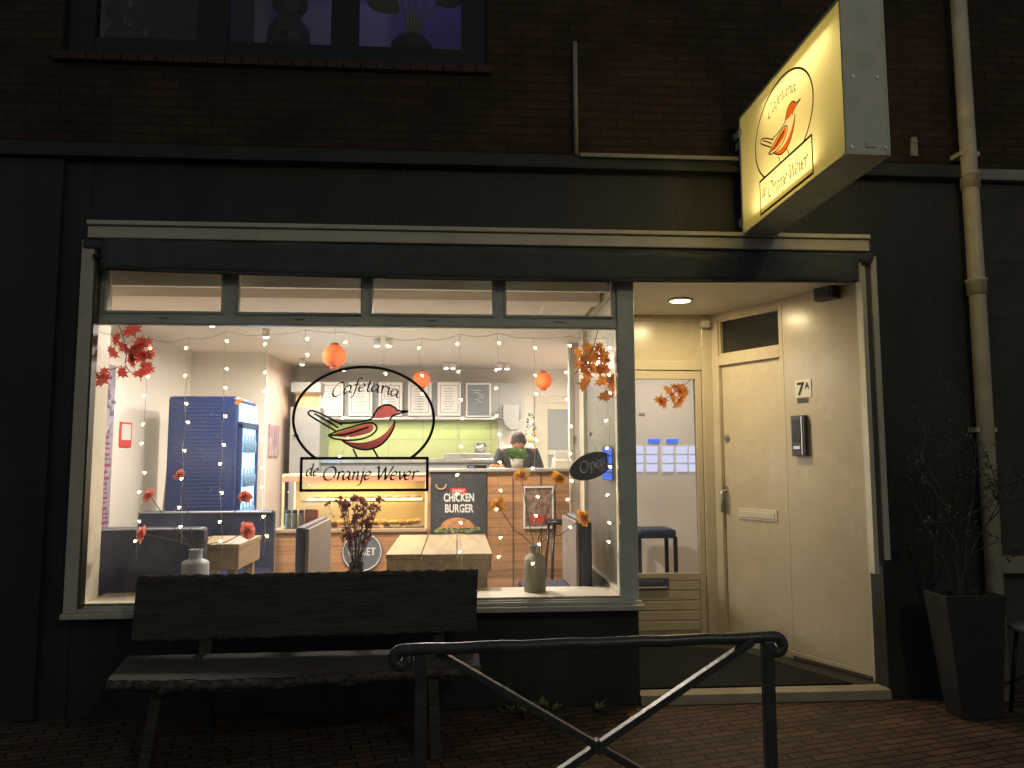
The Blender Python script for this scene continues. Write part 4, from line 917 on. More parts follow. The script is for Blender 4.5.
# round sign on the counter
q = P(362, 552, CY-.012)
RS = thing('round_logo_board', (q.x, CY-.012, q.z-.18), 'round grey badge lettered in white on the counter front behind the dried flowers', 'badge')
M_slate = mat('slate_badge', (.16, .18, .20), .5)
pts = disc(q.x, q.z, .185, .18, y=CY-.012, n=40); MB().prism(pts, (0, 0, 0), (0, .011, 0)).build('disc', M_slate, RS)
rg = MB(); rg.tube(disc(q.x, q.z, .172, .167, 0, 359.9, 48, y=CY-.014), .005, 6, cap=False); rg.build('ring', M_paper, RS)
text_mesh('lettering', 'GEBIET', .098, front(q.x, CY-.0145, q.z-.03), M_paper, RS, bold=.0012, sx=.80)
# framed picture on the counter
a, e = P(523.5, 486.5, CY-.02), P(554, 528.5, CY-.02)
FP = thing('framed_poster', ((a.x+e.x)/2, CY-.02, e.z), 'white framed food poster on the counter front beside the bar stool', 'picture')
t = .016
f_ = MB(); f_.box(a.x, a.x+t, CY-.025, CY-.002, e.z, a.z); f_.box(e.x-t, e.x, CY-.025, CY-.002, e.z, a.z); f_.box(a.x+t, e.x-t, CY-.025, CY-.002, e.z, e.z+t); f_.box(a.x+t, e.x-t, CY-.025, CY-.002, a.z-t, a.z); f_.build('frame', M_paper, FP, bev=.003)
MB().box(a.x+t, e.x-t, CY-.012, CY-.004, e.z+t, a.z-t).build('print', mat('mixed_food_print', (.30, .20, .15), .4, var=.8, vscale=22), FP)
pm = MB()
for k in range(3): pts = disc(a.x+.09+k*.055, e.z+.085, .032, .045, y=CY-.013-.0003*k); pm.add(pts, [tuple(range(len(pts)))])
pm.build('red_food', mat('red_food_print', (.55, .08, .06), .5), FP)
# ---- objects on the raised worktop
q = P(517, 467, 7.36)
HP = thing('herb_pot', (q.x, 7.36, ZC2), 'pot of bushy green herbs on the raised counter in front of the cook', 'potted plant')
MB().lathe((q.x, 7.36, ZC2), [(.0001, 0), (.05, 0), (.065, .09), (.058, .09), (.0001, .08)], 20).build('pot', mat('pale_terracotta', (.50, .45, .36), .6), HP)
hb = MB(); random.seed(5)
for i in range(260):
    an = random.uniform(0, 2*PI); rr = random.uniform(0, .05); p = Vector((q.x+rr*math.cos(an), 7.36+rr*math.sin(an), ZC2+.08+random.uniform(0, .06)))
    leaf(hb, p, Vector((math.cos(an)*.9, math.sin(an)*.9, random.uniform(.1, 1.6))), random.uniform(.04, .09), .35)
hb.build('leaves', mat('herb_green', (.16, .30, .08), .6, var=.5, vscale=40), HP)
q = P(497, 467, 7.3)
PS = thing('napkin_tray', (q.x, 7.3, ZC2), 'small tray of orange sweets beside the tablet on the counter', 'tray')
MB().box(q.x-.07, q.x+.07, 7.25, 7.37, ZC2, ZC2+.012).build('tray', M_paper, PS, bev=.003)
sw = MB()
for i in range(14): sw.ball((q.x+random.uniform(-.06, .06), 7.31+random.uniform(-.04, .04), ZC2+.024), .014, 6, 4)
sw.build('sweets', mat('orange_sweets', (.80, .25, .08), .5, var=.5, vscale=40), PS)
q = P(476, 467, 7.34)
TB = thing('payment_terminal', (q.x, 7.34, ZC2), 'flat black card terminal lying on the raised counter', 'card terminal')
MB().box(q.x-.085, q.x+.10, 7.28, 7.42, ZC2, ZC2+.035).build('body', M_dark, TB, bev=.006)
MB().box(q.x-.07, q.x-.02, 7.277, 7.28, ZC2+.010, ZC2+.020).build('display', emis_mat('pale_blue_display', (.5, .7, 1), .8), TB)
q = P(562, 466, 7.4)
CR = thing('cash_register', (q.x, 7.4, ZC2), 'pale cash register at the right end of the raised counter', 'cash register')
MB().hexa([(q.x-.09, 7.3, ZC2), (q.x+.11, 7.3, ZC2), (q.x+.11, 7.55, ZC2), (q.x-.09, 7.55, ZC2)], [(q.x-.075, 7.36, ZC2+.07), (q.x+.10, 7.36, ZC2+.07), (q.x+.10, 7.55, ZC2+.10), (q.x-.075, 7.55, ZC2+.10)]).build('body', M_cream, CR, bev=.01)
MB().box(q.x-.06, q.x+.08, 7.50, 7.53, ZC2+.10, ZC2+.16).build('screen', M_paper, CR, bev=.006)
# ---- kitchen back row
KC = thing('kitchen_back_counter', (-.6, 10.0, FZ), 'grey kitchen worktop unit along the tiled back wall', 'kitchen unit')
kx = [X_(292, 450, 9.8), X_(505, 450, 9.8)]
MB().box(kx[0], kx[1], 9.75, BY-.02, FZ, 1.50).build('cupboards', M_grey, KC); MB().box(kx[0]-.01, kx[1]+.01, 9.70, BY-.02, 1.50, 1.55).build('worktop', M_steel, KC, bev=.005)
q = P(463, 457, 9.8); MB().box(q.x-.25, q.x+.35, 9.72, 10.1, 1.55, 1.62).build('griddle', M_steel, KC, bev=.008)
EH = thing('wall_cupboards', (-.5, 10.1, 2.1), 'row of grey wall cupboards above the green tiles', 'cupboard')
ex0, ex1 = X_(318, 400, 9.95), X_(521, 400, 9.95); ez0, ez1 = Z_(400, 418.5, 9.95), Z_(400, 382.5, 9.95)
MB().box(ex0, ex1, 9.95, BY-.013, ez0, ez1).build('carcass', M_grey, EH, bev=.004)
MB().box(ex0, X_(495, 410, 9.9), 9.93, 9.95, ez0-.012, ez0+.025).build('light_rail', M_steel, EH)
lamp('under_cupboard_light', 'AREA', (-.6, 10.12, ez0-.03), 5, (.95, 1, .55), 2.0, sy=.08)
LC = thing('tall_grey_cabinet', (kx[0]-.05, 9.9, FZ), 'tall grey cabinet with lit alcove at the left of the kitchen', 'cabinet')
a, e = P(290.5, 407, 9.6), P(319, 460, 9.6)
MB().box(a.x, e.x, 9.6, BY-.02, FZ, a.z).box(a.x, e.x, 9.6, BY-.02, Z_(300, 392, 9.6), Z_(300, 382, 9.6)).build('carcass', M_grey, LC, bev=.004)
MB().box(a.x, e.x, 9.9, 9.95, a.z, Z_(300, 392, 9.6)).build('alcove_back', mat('warm_alcove', (.85, .62, .36), .6), LC)
MB().tube([(a.x+.05, 9.58, a.z-.35), (a.x+.11, 9.58, a.z-.35)], .012, 8).build('handle', M_black, LC)
lamp('alcove_light', 'AREA', ((a.x+e.x)/2, 9.75, Z_(300, 392, 9.6)-.02), 1.4, (1, .75, .42), .2)
spans = [(319, 343), (348, 373), (378, 403), (407.5, 432), (437, 461.5)]
ord_ = ['first', 'second', 'third', 'fourth', 'fifth']
proto = None
for i, (pa, pb_) in enumerate(spans):
    c_ = P((pa+pb_)/2, 399, 9.88); lab = ord_[i]+' white framed menu sheet from the left above the green tiles'
    if proto: copy_tree(proto, None, (c_.x, 9.88, c_.z), lab); continue
    w2, h2 = (X_(pb_, 399, 9.88)-X_(pa, 399, 9.88))/2, (Z_(pa, 382, 9.88)-Z_(pa, 416, 9.88))/2
    proto = thing('framed_menu', (c_.x, 9.88, c_.z), lab, 'framed menu', 'framed menu sheets')
    MB().box(c_.x-w2, c_.x+w2, 9.88, 9.93, c_.z-h2, c_.z+h2).build('frame', M_paper, proto, bev=.004)
    l = MB(); r_ = .006
    for (x0, x1, z0, z1) in ((-w2+.035, w2-.035, h2-.045, h2-.045+r_), (-w2+.035, w2-.035, -h2+.04, -h2+.04+r_), (-w2+.035, -w2+.035+r_, -h2+.04+r_, h2-.045), (w2-.035-r_, w2-.035, -h2+.04+r_, h2-.045)):
        l.box(c_.x+x0, c_.x+x1, 9.876, 9.88, c_.z+z0, c_.z+z1)
    for k in range(9):
        zz = h2-.08-k*.033; ww = random.uniform(.45, .9)*(w2-.05); l.box(c_.x-ww, c_.x+ww*.8, 9.877, 9.88, c_.z+zz-.006, c_.z+zz)
    l.build('print', mat('grey_print', (.28, .26, .24), .6), proto)
a, e = P(466, 383, 9.88), P(491, 417, 9.88)
BB = thing('menu_blackboard', ((a.x+e.x)/2, 9.88, e.z), 'grey chalkboard in white frame at the right of the framed menus', 'chalkboard')
MB().box(a.x, e.x, 9.89, 9.93, e.z, a.z).build('frame', M_paper, BB, bev=.004); MB().box(a.x+.02, e.x-.02, 9.885, 9.89, e.z+.02, a.z-.02).build('board', mat('chalk_grey', (.20, .22, .24), .7, var=.15), BB)
ck = MB()
for k in range(6): x = a.x+.06+random.uniform(0, .1); z = a.z-.1-k*.03; ck.tube([(x, 9.883, z), (x+.05, 9.883, z+.01), (x+.09, 9.883, z-.005)], .003, 4)
ck.build('chalk_writing', M_paper, BB)
# pot, extractor cover, small hanging plant
q = P(480, 456, 9.9); PT = thing('steel_cooking_pot', (q.x, 9.9, 1.62), 'steel cooking pot on the back kitchen counter', 'pot')
MB().lathe((q.x, 9.9, 1.62), [(.0001, 0), (.07, 0), (.072, .13), (.066, .13), (.064, .01), (.0001, .01)], 20).build('pot_body', M_steel, PT)
MB().tube([(q.x-.07, 9.9, 1.72), (q.x-.11, 9.88, 1.725)], .008, 6).tube([(q.x+.07, 9.9, 1.72), (q.x+.11, 9.88, 1.725)], .008, 6).build('handle', M_steel, PT)
a, e = P(503, 405, 9.7), P(519, 430, 9.7)
EX = thing('extractor_hood', ((a.x+e.x)/2, 9.8, e.z), 'small rounded white hood at the right end of the wall cupboards', 'hood')
pr = [Vector((a.x, 9.7, a.z)), Vector((e.x, 9.7, a.z)), Vector((e.x, 9.7, e.z)), Vector((a.x+.09, 9.7, e.z)), Vector((a.x+.03, 9.7, e.z+.06)), Vector((a.x, 9.7, e.z+.14))]
MB().prism(pr, (0, 0, 0), (0, .25, 0)).build('shell', M_grey, EX, bev=.008)
q = P(531, 441, 9.9); HT = thing('hanging_trinket', (q.x, 9.9, q.z), 'small teal and gold decorated twig ornament beside the kitchen door', 'ornament')
o = MB(); o2 = MB()
for i in range(60):
    t = random.random(); an = random.uniform(0, 2*PI); rr = .09*(1-t)+.01
    leaf(o, Vector((q.x+rr*math.cos(an)*.5, 9.9+rr*math.sin(an)*.5, q.z+.05+t*.32)), Vector((math.cos(an), math.sin(an), .3)), .045, .4)
for i in range(10): t = random.random(); an = random.uniform(0, 2*PI); rr = .08*(1-t); o2.ball((q.x+rr*math.cos(an), 9.9+rr*math.sin(an), q.z+.05+t*.28), .012, 6, 4)
o.build('twigs', mat('teal_needles', (.06, .22, .19), .6, var=.4, vscale=30), HT); o2.build('baubles', mat('gold_bauble', (.75, .5, .15), .3, metal=.6), HT)
MB().lathe((q.x, 9.9, q.z-.02), [(.0001, 0), (.04, 0), (.05, .07), (.0001, .07)], 14).build('pot', mat('gold_pot', (.70, .52, .22), .5), HT)
# wall switch on the partition
q = P(574, 440, 7.9); tag(MB().box(q.x-.018, q.x+.018, 7.885, 7.9, q.z-.04, q.z+.04).build('light_switch', M_grey, origin=(q.x, 7.9, q.z), bev=.003), 'grey switch plate on the white wall above the open sign', 'switch')
# ---- bar stools
def stool(label, x, y, zt, rt, rb, m):
    o = thing('bar_stool', (x, y, FZ), label, 'bar stool', 'bar stools')
    MB().lathe((x, y, zt-.035), [(.0001, 0), (rt*.95, 0), (rt, .012), (rt*.97, .035), (.0001, .04)], 26).build('seat', m, o)
    for k in range(4):
        an = PI/4+k*PI/2+.2; MB().tube([(x+rt*.75*math.cos(an), y+rt*.75*math.sin(an), zt-.03), (x+rb*math.cos(an), y+rb*math.sin(an), FZ)], .013, 8).build('leg', m, o)
    MB().tube([(x+(rb*.85)*math.cos(2*PI*k/24), y+(rb*.85)*math.sin(2*PI*k/24), FZ+.28) for k in range(25)], .008, 6, cap=False).build('foot_ring', m, o)
    return o
stool('slim black bar stool standing against the counter front', X_(543, 560, 6.9)+.14, 6.88, Z_(553, 520, 6.88), .13, .17, M_dark)
q = P(654, 532, 7.5)
b_s = thing('bar_stool', (q.x, 7.55, FZ), 'black padded stool seen through the glass entrance door', 'bar stool', 'bar stools')
zt = Z_(654, 527, 7.5)
MB().box(q.x-.19, q.x+.19, 7.36, 7.72, zt-.10, zt-.01).build('seat', M_navy, b_s, bev=.035)
for (sx, sy) in ((-1, -1), (1, -1), (-1, 1), (1, 1)):
    MB().box(q.x+sx*.175-.018, q.x+sx*.175+.018, 7.54+sy*.16-.018, 7.54+sy*.16+.018, FZ, zt-.08).build('leg', M_dark, b_s, bev=.004)
# ---- lanterns
proto = None
for i, (px, py, Y, lab) in enumerate(((334.5, 356, 6.7, 'orange paper lantern nearest the window, left of the others'), (421.5, 379.5, 9.0, 'orange paper lantern hanging beside the upper right of the bird logo'), (543.5, 380.5, 8.9, 'orange paper lantern hanging above the cook'))):
    q = P(px, py, Y)
    if proto: copy_tree(proto, None, tuple(q), lab); continue
    proto = thing('paper_lantern', tuple(q), lab, 'lantern', 'orange paper lanterns')
    prof = []
    for k in range(33):
        a_ = PI*(.08+.84*k/32); prof.append(((.1+(.0035 if k % 2 else 0))*math.sin(a_), -.1*math.cos(a_)))
    MB().lathe(q, prof, 26).build('shade', M_orange, proto)
    MB().lathe(q-Vector((0, 0, .115)), [(.035, 0), (.037, .018)], 16).lathe(q+Vector((0, 0, .095)), [(.037, 0), (.035, .018)], 16).build('end_ring', mat('dark_orange_ring', (.4, .06, .01), .6), proto)
    MB().tube([q+Vector((0, 0, .11)), q+Vector((0, 0, CZ-q.z))], .0015, 4).build('string', M_wire, proto)
# ---- ceiling spots
proto = None
for (px, py, Y, lab) in ((212, 330, 6.6, 'ceiling spotlight above the left booth table'), (377, 348, 7.7, 'left one of the twin ceiling spots above the logo oval'), (389, 348, 7.7, 'right one of the twin ceiling spots above the logo oval'),
                    (446, 374, 9.6, 'left one of the small ceiling spots between the two far lanterns'), (453, 374, 9.6, 'second of the small ceiling spots between the two far lanterns'),
                    (499, 374, 9.6, 'third small ceiling spot above the cook station'), (507, 374.5, 9.6, 'rightmost small ceiling spot above the cook station'),
                    (266, 341, 7.2, 'single ceiling spot right of the fridge'), (302, 372, 9.3, 'dim ceiling spot over the corridor')):
    q = P(px, py, Y); q.z = CZ-.075
    if proto: copy_tree(proto, None, tuple(q), lab); continue
    proto = thing('ceiling_spotlight', tuple(q), lab, 'spotlight', 'cafe ceiling spotlights')
    MB().lathe(q, [(.030, 0), (.036, .01), (.036, .07), (.012, .075)], 16).build('housing', M_white, proto)
    MB().ball(q+Vector((0, 0, .006)), .028, 12, 8, .7).build('bulb', M_spot, proto)
a, e = P(238, 291, 5.6), P(291, 291, 5.6)
tag(MB().box(a.x, e.x, 5.595, 5.612, a.z-.012, a.z+.006).build('flare_gleam', emis_mat('flare_gleam_glow', (.50, .75, 1), 1.6), origin=(a.x, 5.6, a.z)), 'short blue-white flare gleam built as a glowing strip behind the second transom', 'flare gleam')  # lens flare imitated by an added glowing strip
a, e = P(604, 384, 7.86), P(648, 352, 7.7)
TL = thing('ceiling_track_lamp', (a.x, 7.8, a.z), 'pale tube lamp slanting near the ceiling beside the orange garland', 'lamp')
MB().tube([P(607, 372, 7.6), P(617, 366, 7.6)], .018, 10).build('tube', M_paper, TL); MB().tube([P(617, 366, 7.6), P(617, 342, 7.6)], .007, 8).build('stem', M_wire, TL)
# ---- fairy-light curtain just behind the pane
FYL = FY+.11
FL = thing('fairy_light_curtain', (0, FYL, ztp), 'curtain of warm fairy lights on clear wires behind the shop window', 'fairy lights')
random.seed(21)
str_px = [(93, 330, 585), (148, 338, 560), (188, 338, 545), (226, 331, 560), (268, 334, 555), (306, 330, 362), (347, 332, 475), (385, 336, 420), (421, 338, 412), (460, 334, 590), (498, 333, 575), (534, 338, 582), (568, 336, 545), (607, 338, 560)]
tops = [P(a_, b_, FYL) for a_, b_, _ in str_px]
wp = []
for i in range(len(tops)-1):
    for k in range(8):
        t = k/8; p = tops[i].lerp(tops[i+1], t); p.z -= .018*math.sin(PI*t)*(1+.5*math.sin(i)); wp.append(p)
wp.append(tops[-1]); MB().tube(wp, .0016, 5).build('top_wire', M_wire, FL)
for i, (px, pt_, pb_) in enumerate(str_px):
    top = tops[i]; bot = P(px, pb_, FYL); n_ = max(4, int((top.z-bot.z)/.06)); pts = []
    for k in range(n_+1):
        t = k/n_; pts.append(Vector((top.x+.005*math.sin(k*1.3+i)+.003*random.uniform(-1, 1)+(.02*math.sin(t*5+i) if t > .8 else 0), FYL+.004*math.sin(k), top.z+(bot.z-top.z)*t)))
    s_o = MB().tube(pts, .0013, 4).build('strand', M_wire, FL)
    nb = max(2, int((top.z-bot.z)/.155))
    for k in range(nb):
        idx = min(n_, int((k+.6)/nb*n_)); p = pts[idx]+Vector((random.choice((-1, 1))*.014, 0, -.006))
        MB().ball(p, .0062, 8, 6, 1.3).tube([pts[idx], p], .0012, 4).build('bulb', M_bulb, s_o)
# ---- maple garlands
def maple(mb, c, s, rot, tilt, M0=None):
    prof = [(0, 1.0), (.10, .62), (.30, .74), (.26, .46), (.72, .62), (.55, .36), (.95, .22), (.55, .08), (.62, -.14), (.22, -.08), (.04, -.30), (.03, -.62)]
    pts = prof+[(-x, y) for x, y in prof[::-1]]
    Rm = (Matrix.Rotation(tilt[0], 3, 'X') @ Matrix.Rotation(tilt[1], 3, 'Z'))
    vs = [Vector((0, 0, .1*s))]
    ca, sa = math.cos(rot), math.sin(rot)
    out = []
    for x, y in [(0, .12)]+pts:
        X, Z = (x*ca-y*sa)*s, (x*sa+y*ca)*s; Yd = .25*s*(x*x) + .12*s*y*y
        out.append(Vector(c)+Rm @ Vector((X, Yd, Z)))
    mb.add(out, [(0, i, i+1) for i in range(1, len(pts))]+[(0, len(pts), 1)])
M_mred = transl(mat('crimson_maple_leaf', (.46, .065, .04), .6, var=.4, vscale=25), .65); M_morg = transl(mat('orange_maple_leaf', (.66, .24, .035), .6, var=.4, vscale=25), .65)
def garland(label, leaves, twigs, m, Y, s0):
    q = P(*twigs[0][0], Y); o = thing('maple_leaf_garland', tuple(q), label, 'leaf garland', 'autumn leaf garlands')
    tg = MB()
    for tw in twigs: tg.tube([P(a_, b_, Y) for a_, b_ in tw], .0028, 5)
    tg.build('twig', M_twig, o); lf_ = MB()
    for (px, py) in leaves: maple(lf_, P(px, py, Y-.01+random.uniform(-.02, .02)), s0*random.uniform(.8, 1.15), random.uniform(0, 2*PI), (random.uniform(-.45, .45), random.uniform(-.5, .5)))
    lf_.build('leaves', m, o)
random.seed(9)
GY = FY+.12
garland('crimson maple leaf garland in the top left corner of the window', [(117, 341), (133, 333), (137, 343), (147, 345), (141, 349), (130, 352), (133, 360), (143, 359), (145, 368), (120, 374), (141, 375), (113, 350), (102, 371), (105, 381), (148, 353), (125, 346)],
        [[(119, 325), (124, 340), (127, 352), (125, 364)], [(124, 346), (135, 353), (141, 360)], [(125, 365), (130, 372), (134, 373)], [(122, 366), (110, 370), (102, 368)]], M_mred, GY, .074)
garland('orange maple leaf garland in the top right corner of the window', [(580, 352), (586, 361), (592, 350), (598, 345), (602, 356), (594, 366), (583, 371), (590, 376), (600, 372), (607, 367), (611, 376), (604, 383), (612, 390), (606, 393), (578, 362), (597, 359), (588, 345), (605, 362), (613, 384), (581, 384)],
        [[(598, 330), (594, 345), (588, 358), (580, 372)], [(594, 345), (603, 362), (610, 385)], [(590, 356), (575, 374)]], M_morg, GY+.06, .070)
garland('orange maple leaves hanging inside the glass entrance door', [(661, 398), (668, 392), (676, 390), (682, 386), (684, 396), (672, 398), (679, 401), (664, 402)],
        [[(690, 380), (680, 390), (662, 400)]], M_morg, DY+.08, .082)
q = P(239, 403, 5.3); lf_ = MB(); maple(lf_, q, .035, .4, (.2, .1)); tag(lf_.build('loose_maple_leaf', M_morg, origin=q), 'single small orange leaf hanging in front of the fridge header', 'leaf')
# ---- vases with flowers on the sill
def bloom(c, r, m, parent, seed, axis=(0, -1, .3), name='bloom'):
    random.seed(seed); ax = Vector(axis).normalized(); u = ax.orthogonal().normalized(); v = ax.cross(u); mb = MB()
    for ring in range(5):
        n_ = 11-ring; rr = r*(1-.17*ring); op = .15+.23*ring
        for k in range(n_):
            an = 2*PI*(k+.5*ring+random.uniform(-.2, .2))/n_; d = u*math.cos(an)+v*math.sin(an); sd_ = ax.cross(d)
            b0 = Vector(c)+ax*r*.05*ring; p1 = b0+(d*(1-op*.55)+ax*op*.9)*rr*.6; p2 = b0+(d*(1-op*.8)+ax*op)*rr*(1+random.uniform(-.22, .15)); w_ = rr*random.uniform(.22, .34)
            mb.add([b0, p1-sd_*w_, p2-sd_*w_*.9+ax*r*.05*random.uniform(-1, 1), p2+ax*r*.10*random.uniform(-1, 1)+d*r*.06, p2+sd_*w_*.9+ax*r*.05*random.uniform(-1, 1), p1+sd_*w_], [(0,1,2,3,4,5)])
    mb.ball(Vector(c)-ax*r*.05, r*.25, 8, 5)
    return mb.build(name, m, parent)
def bouquet(name_, label, base, heads, m, r, mouth, seed, stem_m=M_twig, grp='flowers in vases on the window sill'):
    o = thing('cut_flowers', tuple(base), label, 'flowers', grp); st = MB()
    for i, h in enumerate(heads):
        e = P(h[0], h[1], base[1]+h[2]); a_ = Vector((base[0]+(i-len(heads)/2)*.006, base[1], base[2]+.01)); m_ = Vector((base[0]+(e.x-base[0])*.12, base[1], mouth+.02))
        mid = m_.lerp(e, .5)+Vector((0, 0, -.02+.03*math.sin(i*2)))
        st.tube([a_, m_, m_.lerp(mid, .5)+Vector((0, 0, .01)), mid, e], .0028, 6)
        ax = (e-mid).normalized(); bloom(e, r*h[3], m, o, seed+i, axis=(ax.x*.8, -.75, ax.z*.7))
    st.build('stems', stem_m, o); return o
SZ = .668; VY = FY+.26
M_coral = transl(mat('coral_petal', (.85, .28, .22), .6, var=.25, vscale=60), .6); M_opet = transl(mat('orange_petal', (.92, .45, .05), .6, var=.3, vscale=60), .6)
q = P(195, 575, VY)
V1 = thing('white_vase', (q.x, VY, SZ), 'squat frosted white bottle vase at the left end of the sill', 'vase')
M_fro = mat('frosted_white_ceramic', (.34, .36, .40), .4)
MB().lathe((q.x, VY, SZ), [(.0001, 0), (.080, 0), (.085, .01), (.085, .205), (.078, .224), (.046, .236), (.042, .243), (.042, .292), (.046, .299), (.036, .299), (.034, .24), (.0001, .23)], 30).build('vase_body', M_fro, V1)
bouquet('cut_flowers', 'coral carnations standing in the squat white vase', (q.x, VY, SZ+.22), [(150, 496, 0, .9), (143, 534, -.02, 1.0), (245, 497, .02, .9), (247, 531, -.03, 1.05), (180, 475, .05, .75)], M_coral, .060, SZ+.30, 31)
q = P(535, 590, VY)
V3 = thing('stone_vase', (q.x, VY, SZ), 'grey stoneware bottle vase near the right end of the sill', 'vase')
MB().lathe((q.x, VY, SZ), [(.0001, 0), (.068, 0), (.073, .008), (.073, .205), (.064, .228), (.038, .245), (.035, .25), (.036, .298), (.040, .304), (.030, .304), (.028, .25), (.0001, .23)], 30).build('vase_body', mat('grey_stoneware', (.26, .25, .20), .6, var=.2, vscale=14, bump=.3), V3)
bouquet('cut_flowers', 'orange gerberas standing in the grey stoneware vase', (q.x, VY, SZ+.23), [(521, 476, 0, 1.0), (558, 479, .02, .95), (498, 505, -.02, 1.05), (582, 518, -.03, 1.05)], M_opet, .063, SZ+.30, 61)
random.seed(44)
q = P(356, 590, VY+.02)
V2 = thing('glass_vase', (q.x, VY+.02, SZ), 'clear glass vase holding dark dried flowers in the middle of the sill', 'vase')
MB().lathe((q.x, VY+.02, SZ), [(.0001, 0), (.036, 0), (.04, .01), (.042, .12), (.05, .2), (.048, .2), (.040, .12), (.037, .015), (.0001, .012)], 24).build('vase_body', glass_mat('clear_vase_glass', (.93, .96, .94), ior=1.5), V2)
DF = thing('dried_flowers', (q.x, VY+.02, SZ+.01), 'bunch of dark red dried flowers in the clear glass vase', 'flowers', 'flowers in vases on the window sill')
st = MB(); hd = MB()
for i in range(64):
    px = random.gauss(357, 15); py = random.uniform(498, 545); 
    if abs(px-357) > 25*(1-(py-498)/90): px = 357+(px-357)*.5
    e = P(px, py, VY+.02+random.uniform(-.05, .05)); a_ = Vector((q.x+random.uniform(-.015, .015), VY+.02, SZ+.02)); m_ = Vector((q.x+(e.x-q.x)*.22, VY+.02, SZ+.19))
    st.tube([a_, m_, m_.lerp(e, .6)+Vector((0, 0, .012)), e], .0016, 5)
    for k in range(12): leaf(hd, e, Vector((random.gauss(0, 1), random.gauss(0, 1), random.gauss(.5, .8))), random.uniform(.02, .038), .7)
    if i % 2:
        for k in range(3): p = m_.lerp(e, random.uniform(.2, .9)); leaf(hd, p, Vector((random.gauss(0, 1), random.gauss(0, 1), random.gauss(.5, .8))), .022, .5)
st.build('stems', mat('olive_stem', (.09, .085, .04), .7), DF); hd.build('heads', transl(mat('dried_maroon_petal', (.26, .06, .05), .7, var=.6, vscale=50), .5), DF)
# ---- oval open sign
oy = FY+.30; c_ = P(591, 466, oy); tl = R(21)
OS = thing('open_sign', tuple(c_), 'tilted black oval sign lettered Open hanging near the side window', 'sign')
ex = [Vector((c_.x+(.155*math.cos(a)*math.cos(tl)-.088*math.sin(a)*math.sin(tl)), oy, c_.z+(.155*math.cos(a)*math.sin(tl)+.088*math.sin(a)*math.cos(tl)))) for a in [2*PI*k/40 for k in range(40)]]
MB().prism(ex, (0, 0, 0), (0, .01, 0)).build('board', M_dark, OS, bev=.002)
ot = MB()
def omap(p): return Vector((c_.x+p[0]*math.cos(tl)-p[1]*math.sin(tl), oy-.002, c_.z+p[0]*math.sin(tl)+p[1]*math.cos(tl)))
script_text(ot, 'Open', -.085, .105, -.025, .046, omap, nib=.16, thin=.06); ot.build('lettering', mat('silver_chalk', (.30, .30, .30), .5), OS)
MB().tube([omap((-.02, .085)), P(590, 438, oy), omap((.08, .07))], .0018, 5).build('cord', M_wire, OS)
hq = P(590, 434, oy); MB().lathe(hq, [(.0001, -.022), (.02, 0), (.0001, .022)], 4).build('hook', M_steel, OS)
# ---- added glowing panels that imitate blue reflections in the side and door glass
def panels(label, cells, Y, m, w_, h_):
    q = P(*cells[0], Y); o = thing('reflection_panel', tuple(q), label, 'reflection panel', 'imitated glass reflections')
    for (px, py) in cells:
        c2 = P(px, py, Y); p = MB().box(c2.x-w_/2, c2.x+w_/2, Y, Y+.006, c2.z-h_/2, c2.z+h_/2).build('reflection_sheet', m, o)
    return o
M_blu = emis_mat('blue_reflection_glow', (.10, .22, 1), .95); M_pbl = emis_mat('pale_blue_reflection_glow', (.74, .76, 1.0), .95)
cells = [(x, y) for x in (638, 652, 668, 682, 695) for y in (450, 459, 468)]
panels('rows of pale glowing panels standing in for reflections in the entrance door glass', cells, 7.88, M_pbl, .115, .075)
pb2 = panels('blue glowing panels standing in for reflections above the pale ones behind the door', [(654, 441), (672, 441)], 7.88, M_blu, .12, .04)
SBO = thing('blue_glass_reflection', (sx0-.01, 5.6, 1.4), 'rows of blue glowing strips standing in for a reflection in the side window next to the open sign', 'sign')  # added glowing rows imitate the blue reflection in the side glass
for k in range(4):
    z = Z_(610, 452+k*8, 5.4); MB().box(sx0-.008, sx0-.003, 5.18, 5.50, z-.024, z+.024).build('reflection_row', M_blu, SBO)
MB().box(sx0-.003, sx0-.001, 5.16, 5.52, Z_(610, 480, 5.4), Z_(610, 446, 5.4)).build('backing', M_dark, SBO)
q = P(642, 414, 7.89); tag(MB().box(q.x-.03, q.x+.03, 7.885, 7.9, q.z-.012, q.z+.012).build('alarm_tag', M_grey, origin=(q.x, 7.9, q.z), bev=.002), 'tiny grey tag on the wall behind the entrance door', 'tag')
# ---- upstairs windowsill things
def ustand(px, name_, label): 
    q = P(px, 40, FY+.24); return thing(name_, (q.x, FY+.24, ZL), label, 'potted plant' if 'plant' in name_ else 'vase', None), q.x
M_sil = mat('dark_glazed_pot', (.010, .010, .011), .6)
o, x = ustand(412, 'potted_plant', 'broad-leaved plant in a round dark pot in the right upstairs window')
MB().lathe((x, FY+.24, ZL), [(.0001, 0), (.12, 0), (.148, .04), (.145, .08), (.11, .125), (.0001, .13)], 24).build('pot', M_sil, o)
l = MB(); l2_ = MB()
for (dx, dz, w_) in ((-.06, .5, .010), (.02, .55, .012), (.07, .5, .010), (-.02, .6, .012), (.1, .42, .009)):
    l.tube([(x+dx*.3, FY+.3, ZL+.12), (x+dx*.7, FY+.25, ZL+.12+dz*.4), (x+dx*1.6, FY+.3, ZL+dz)], [.014, .011, .006], 6)
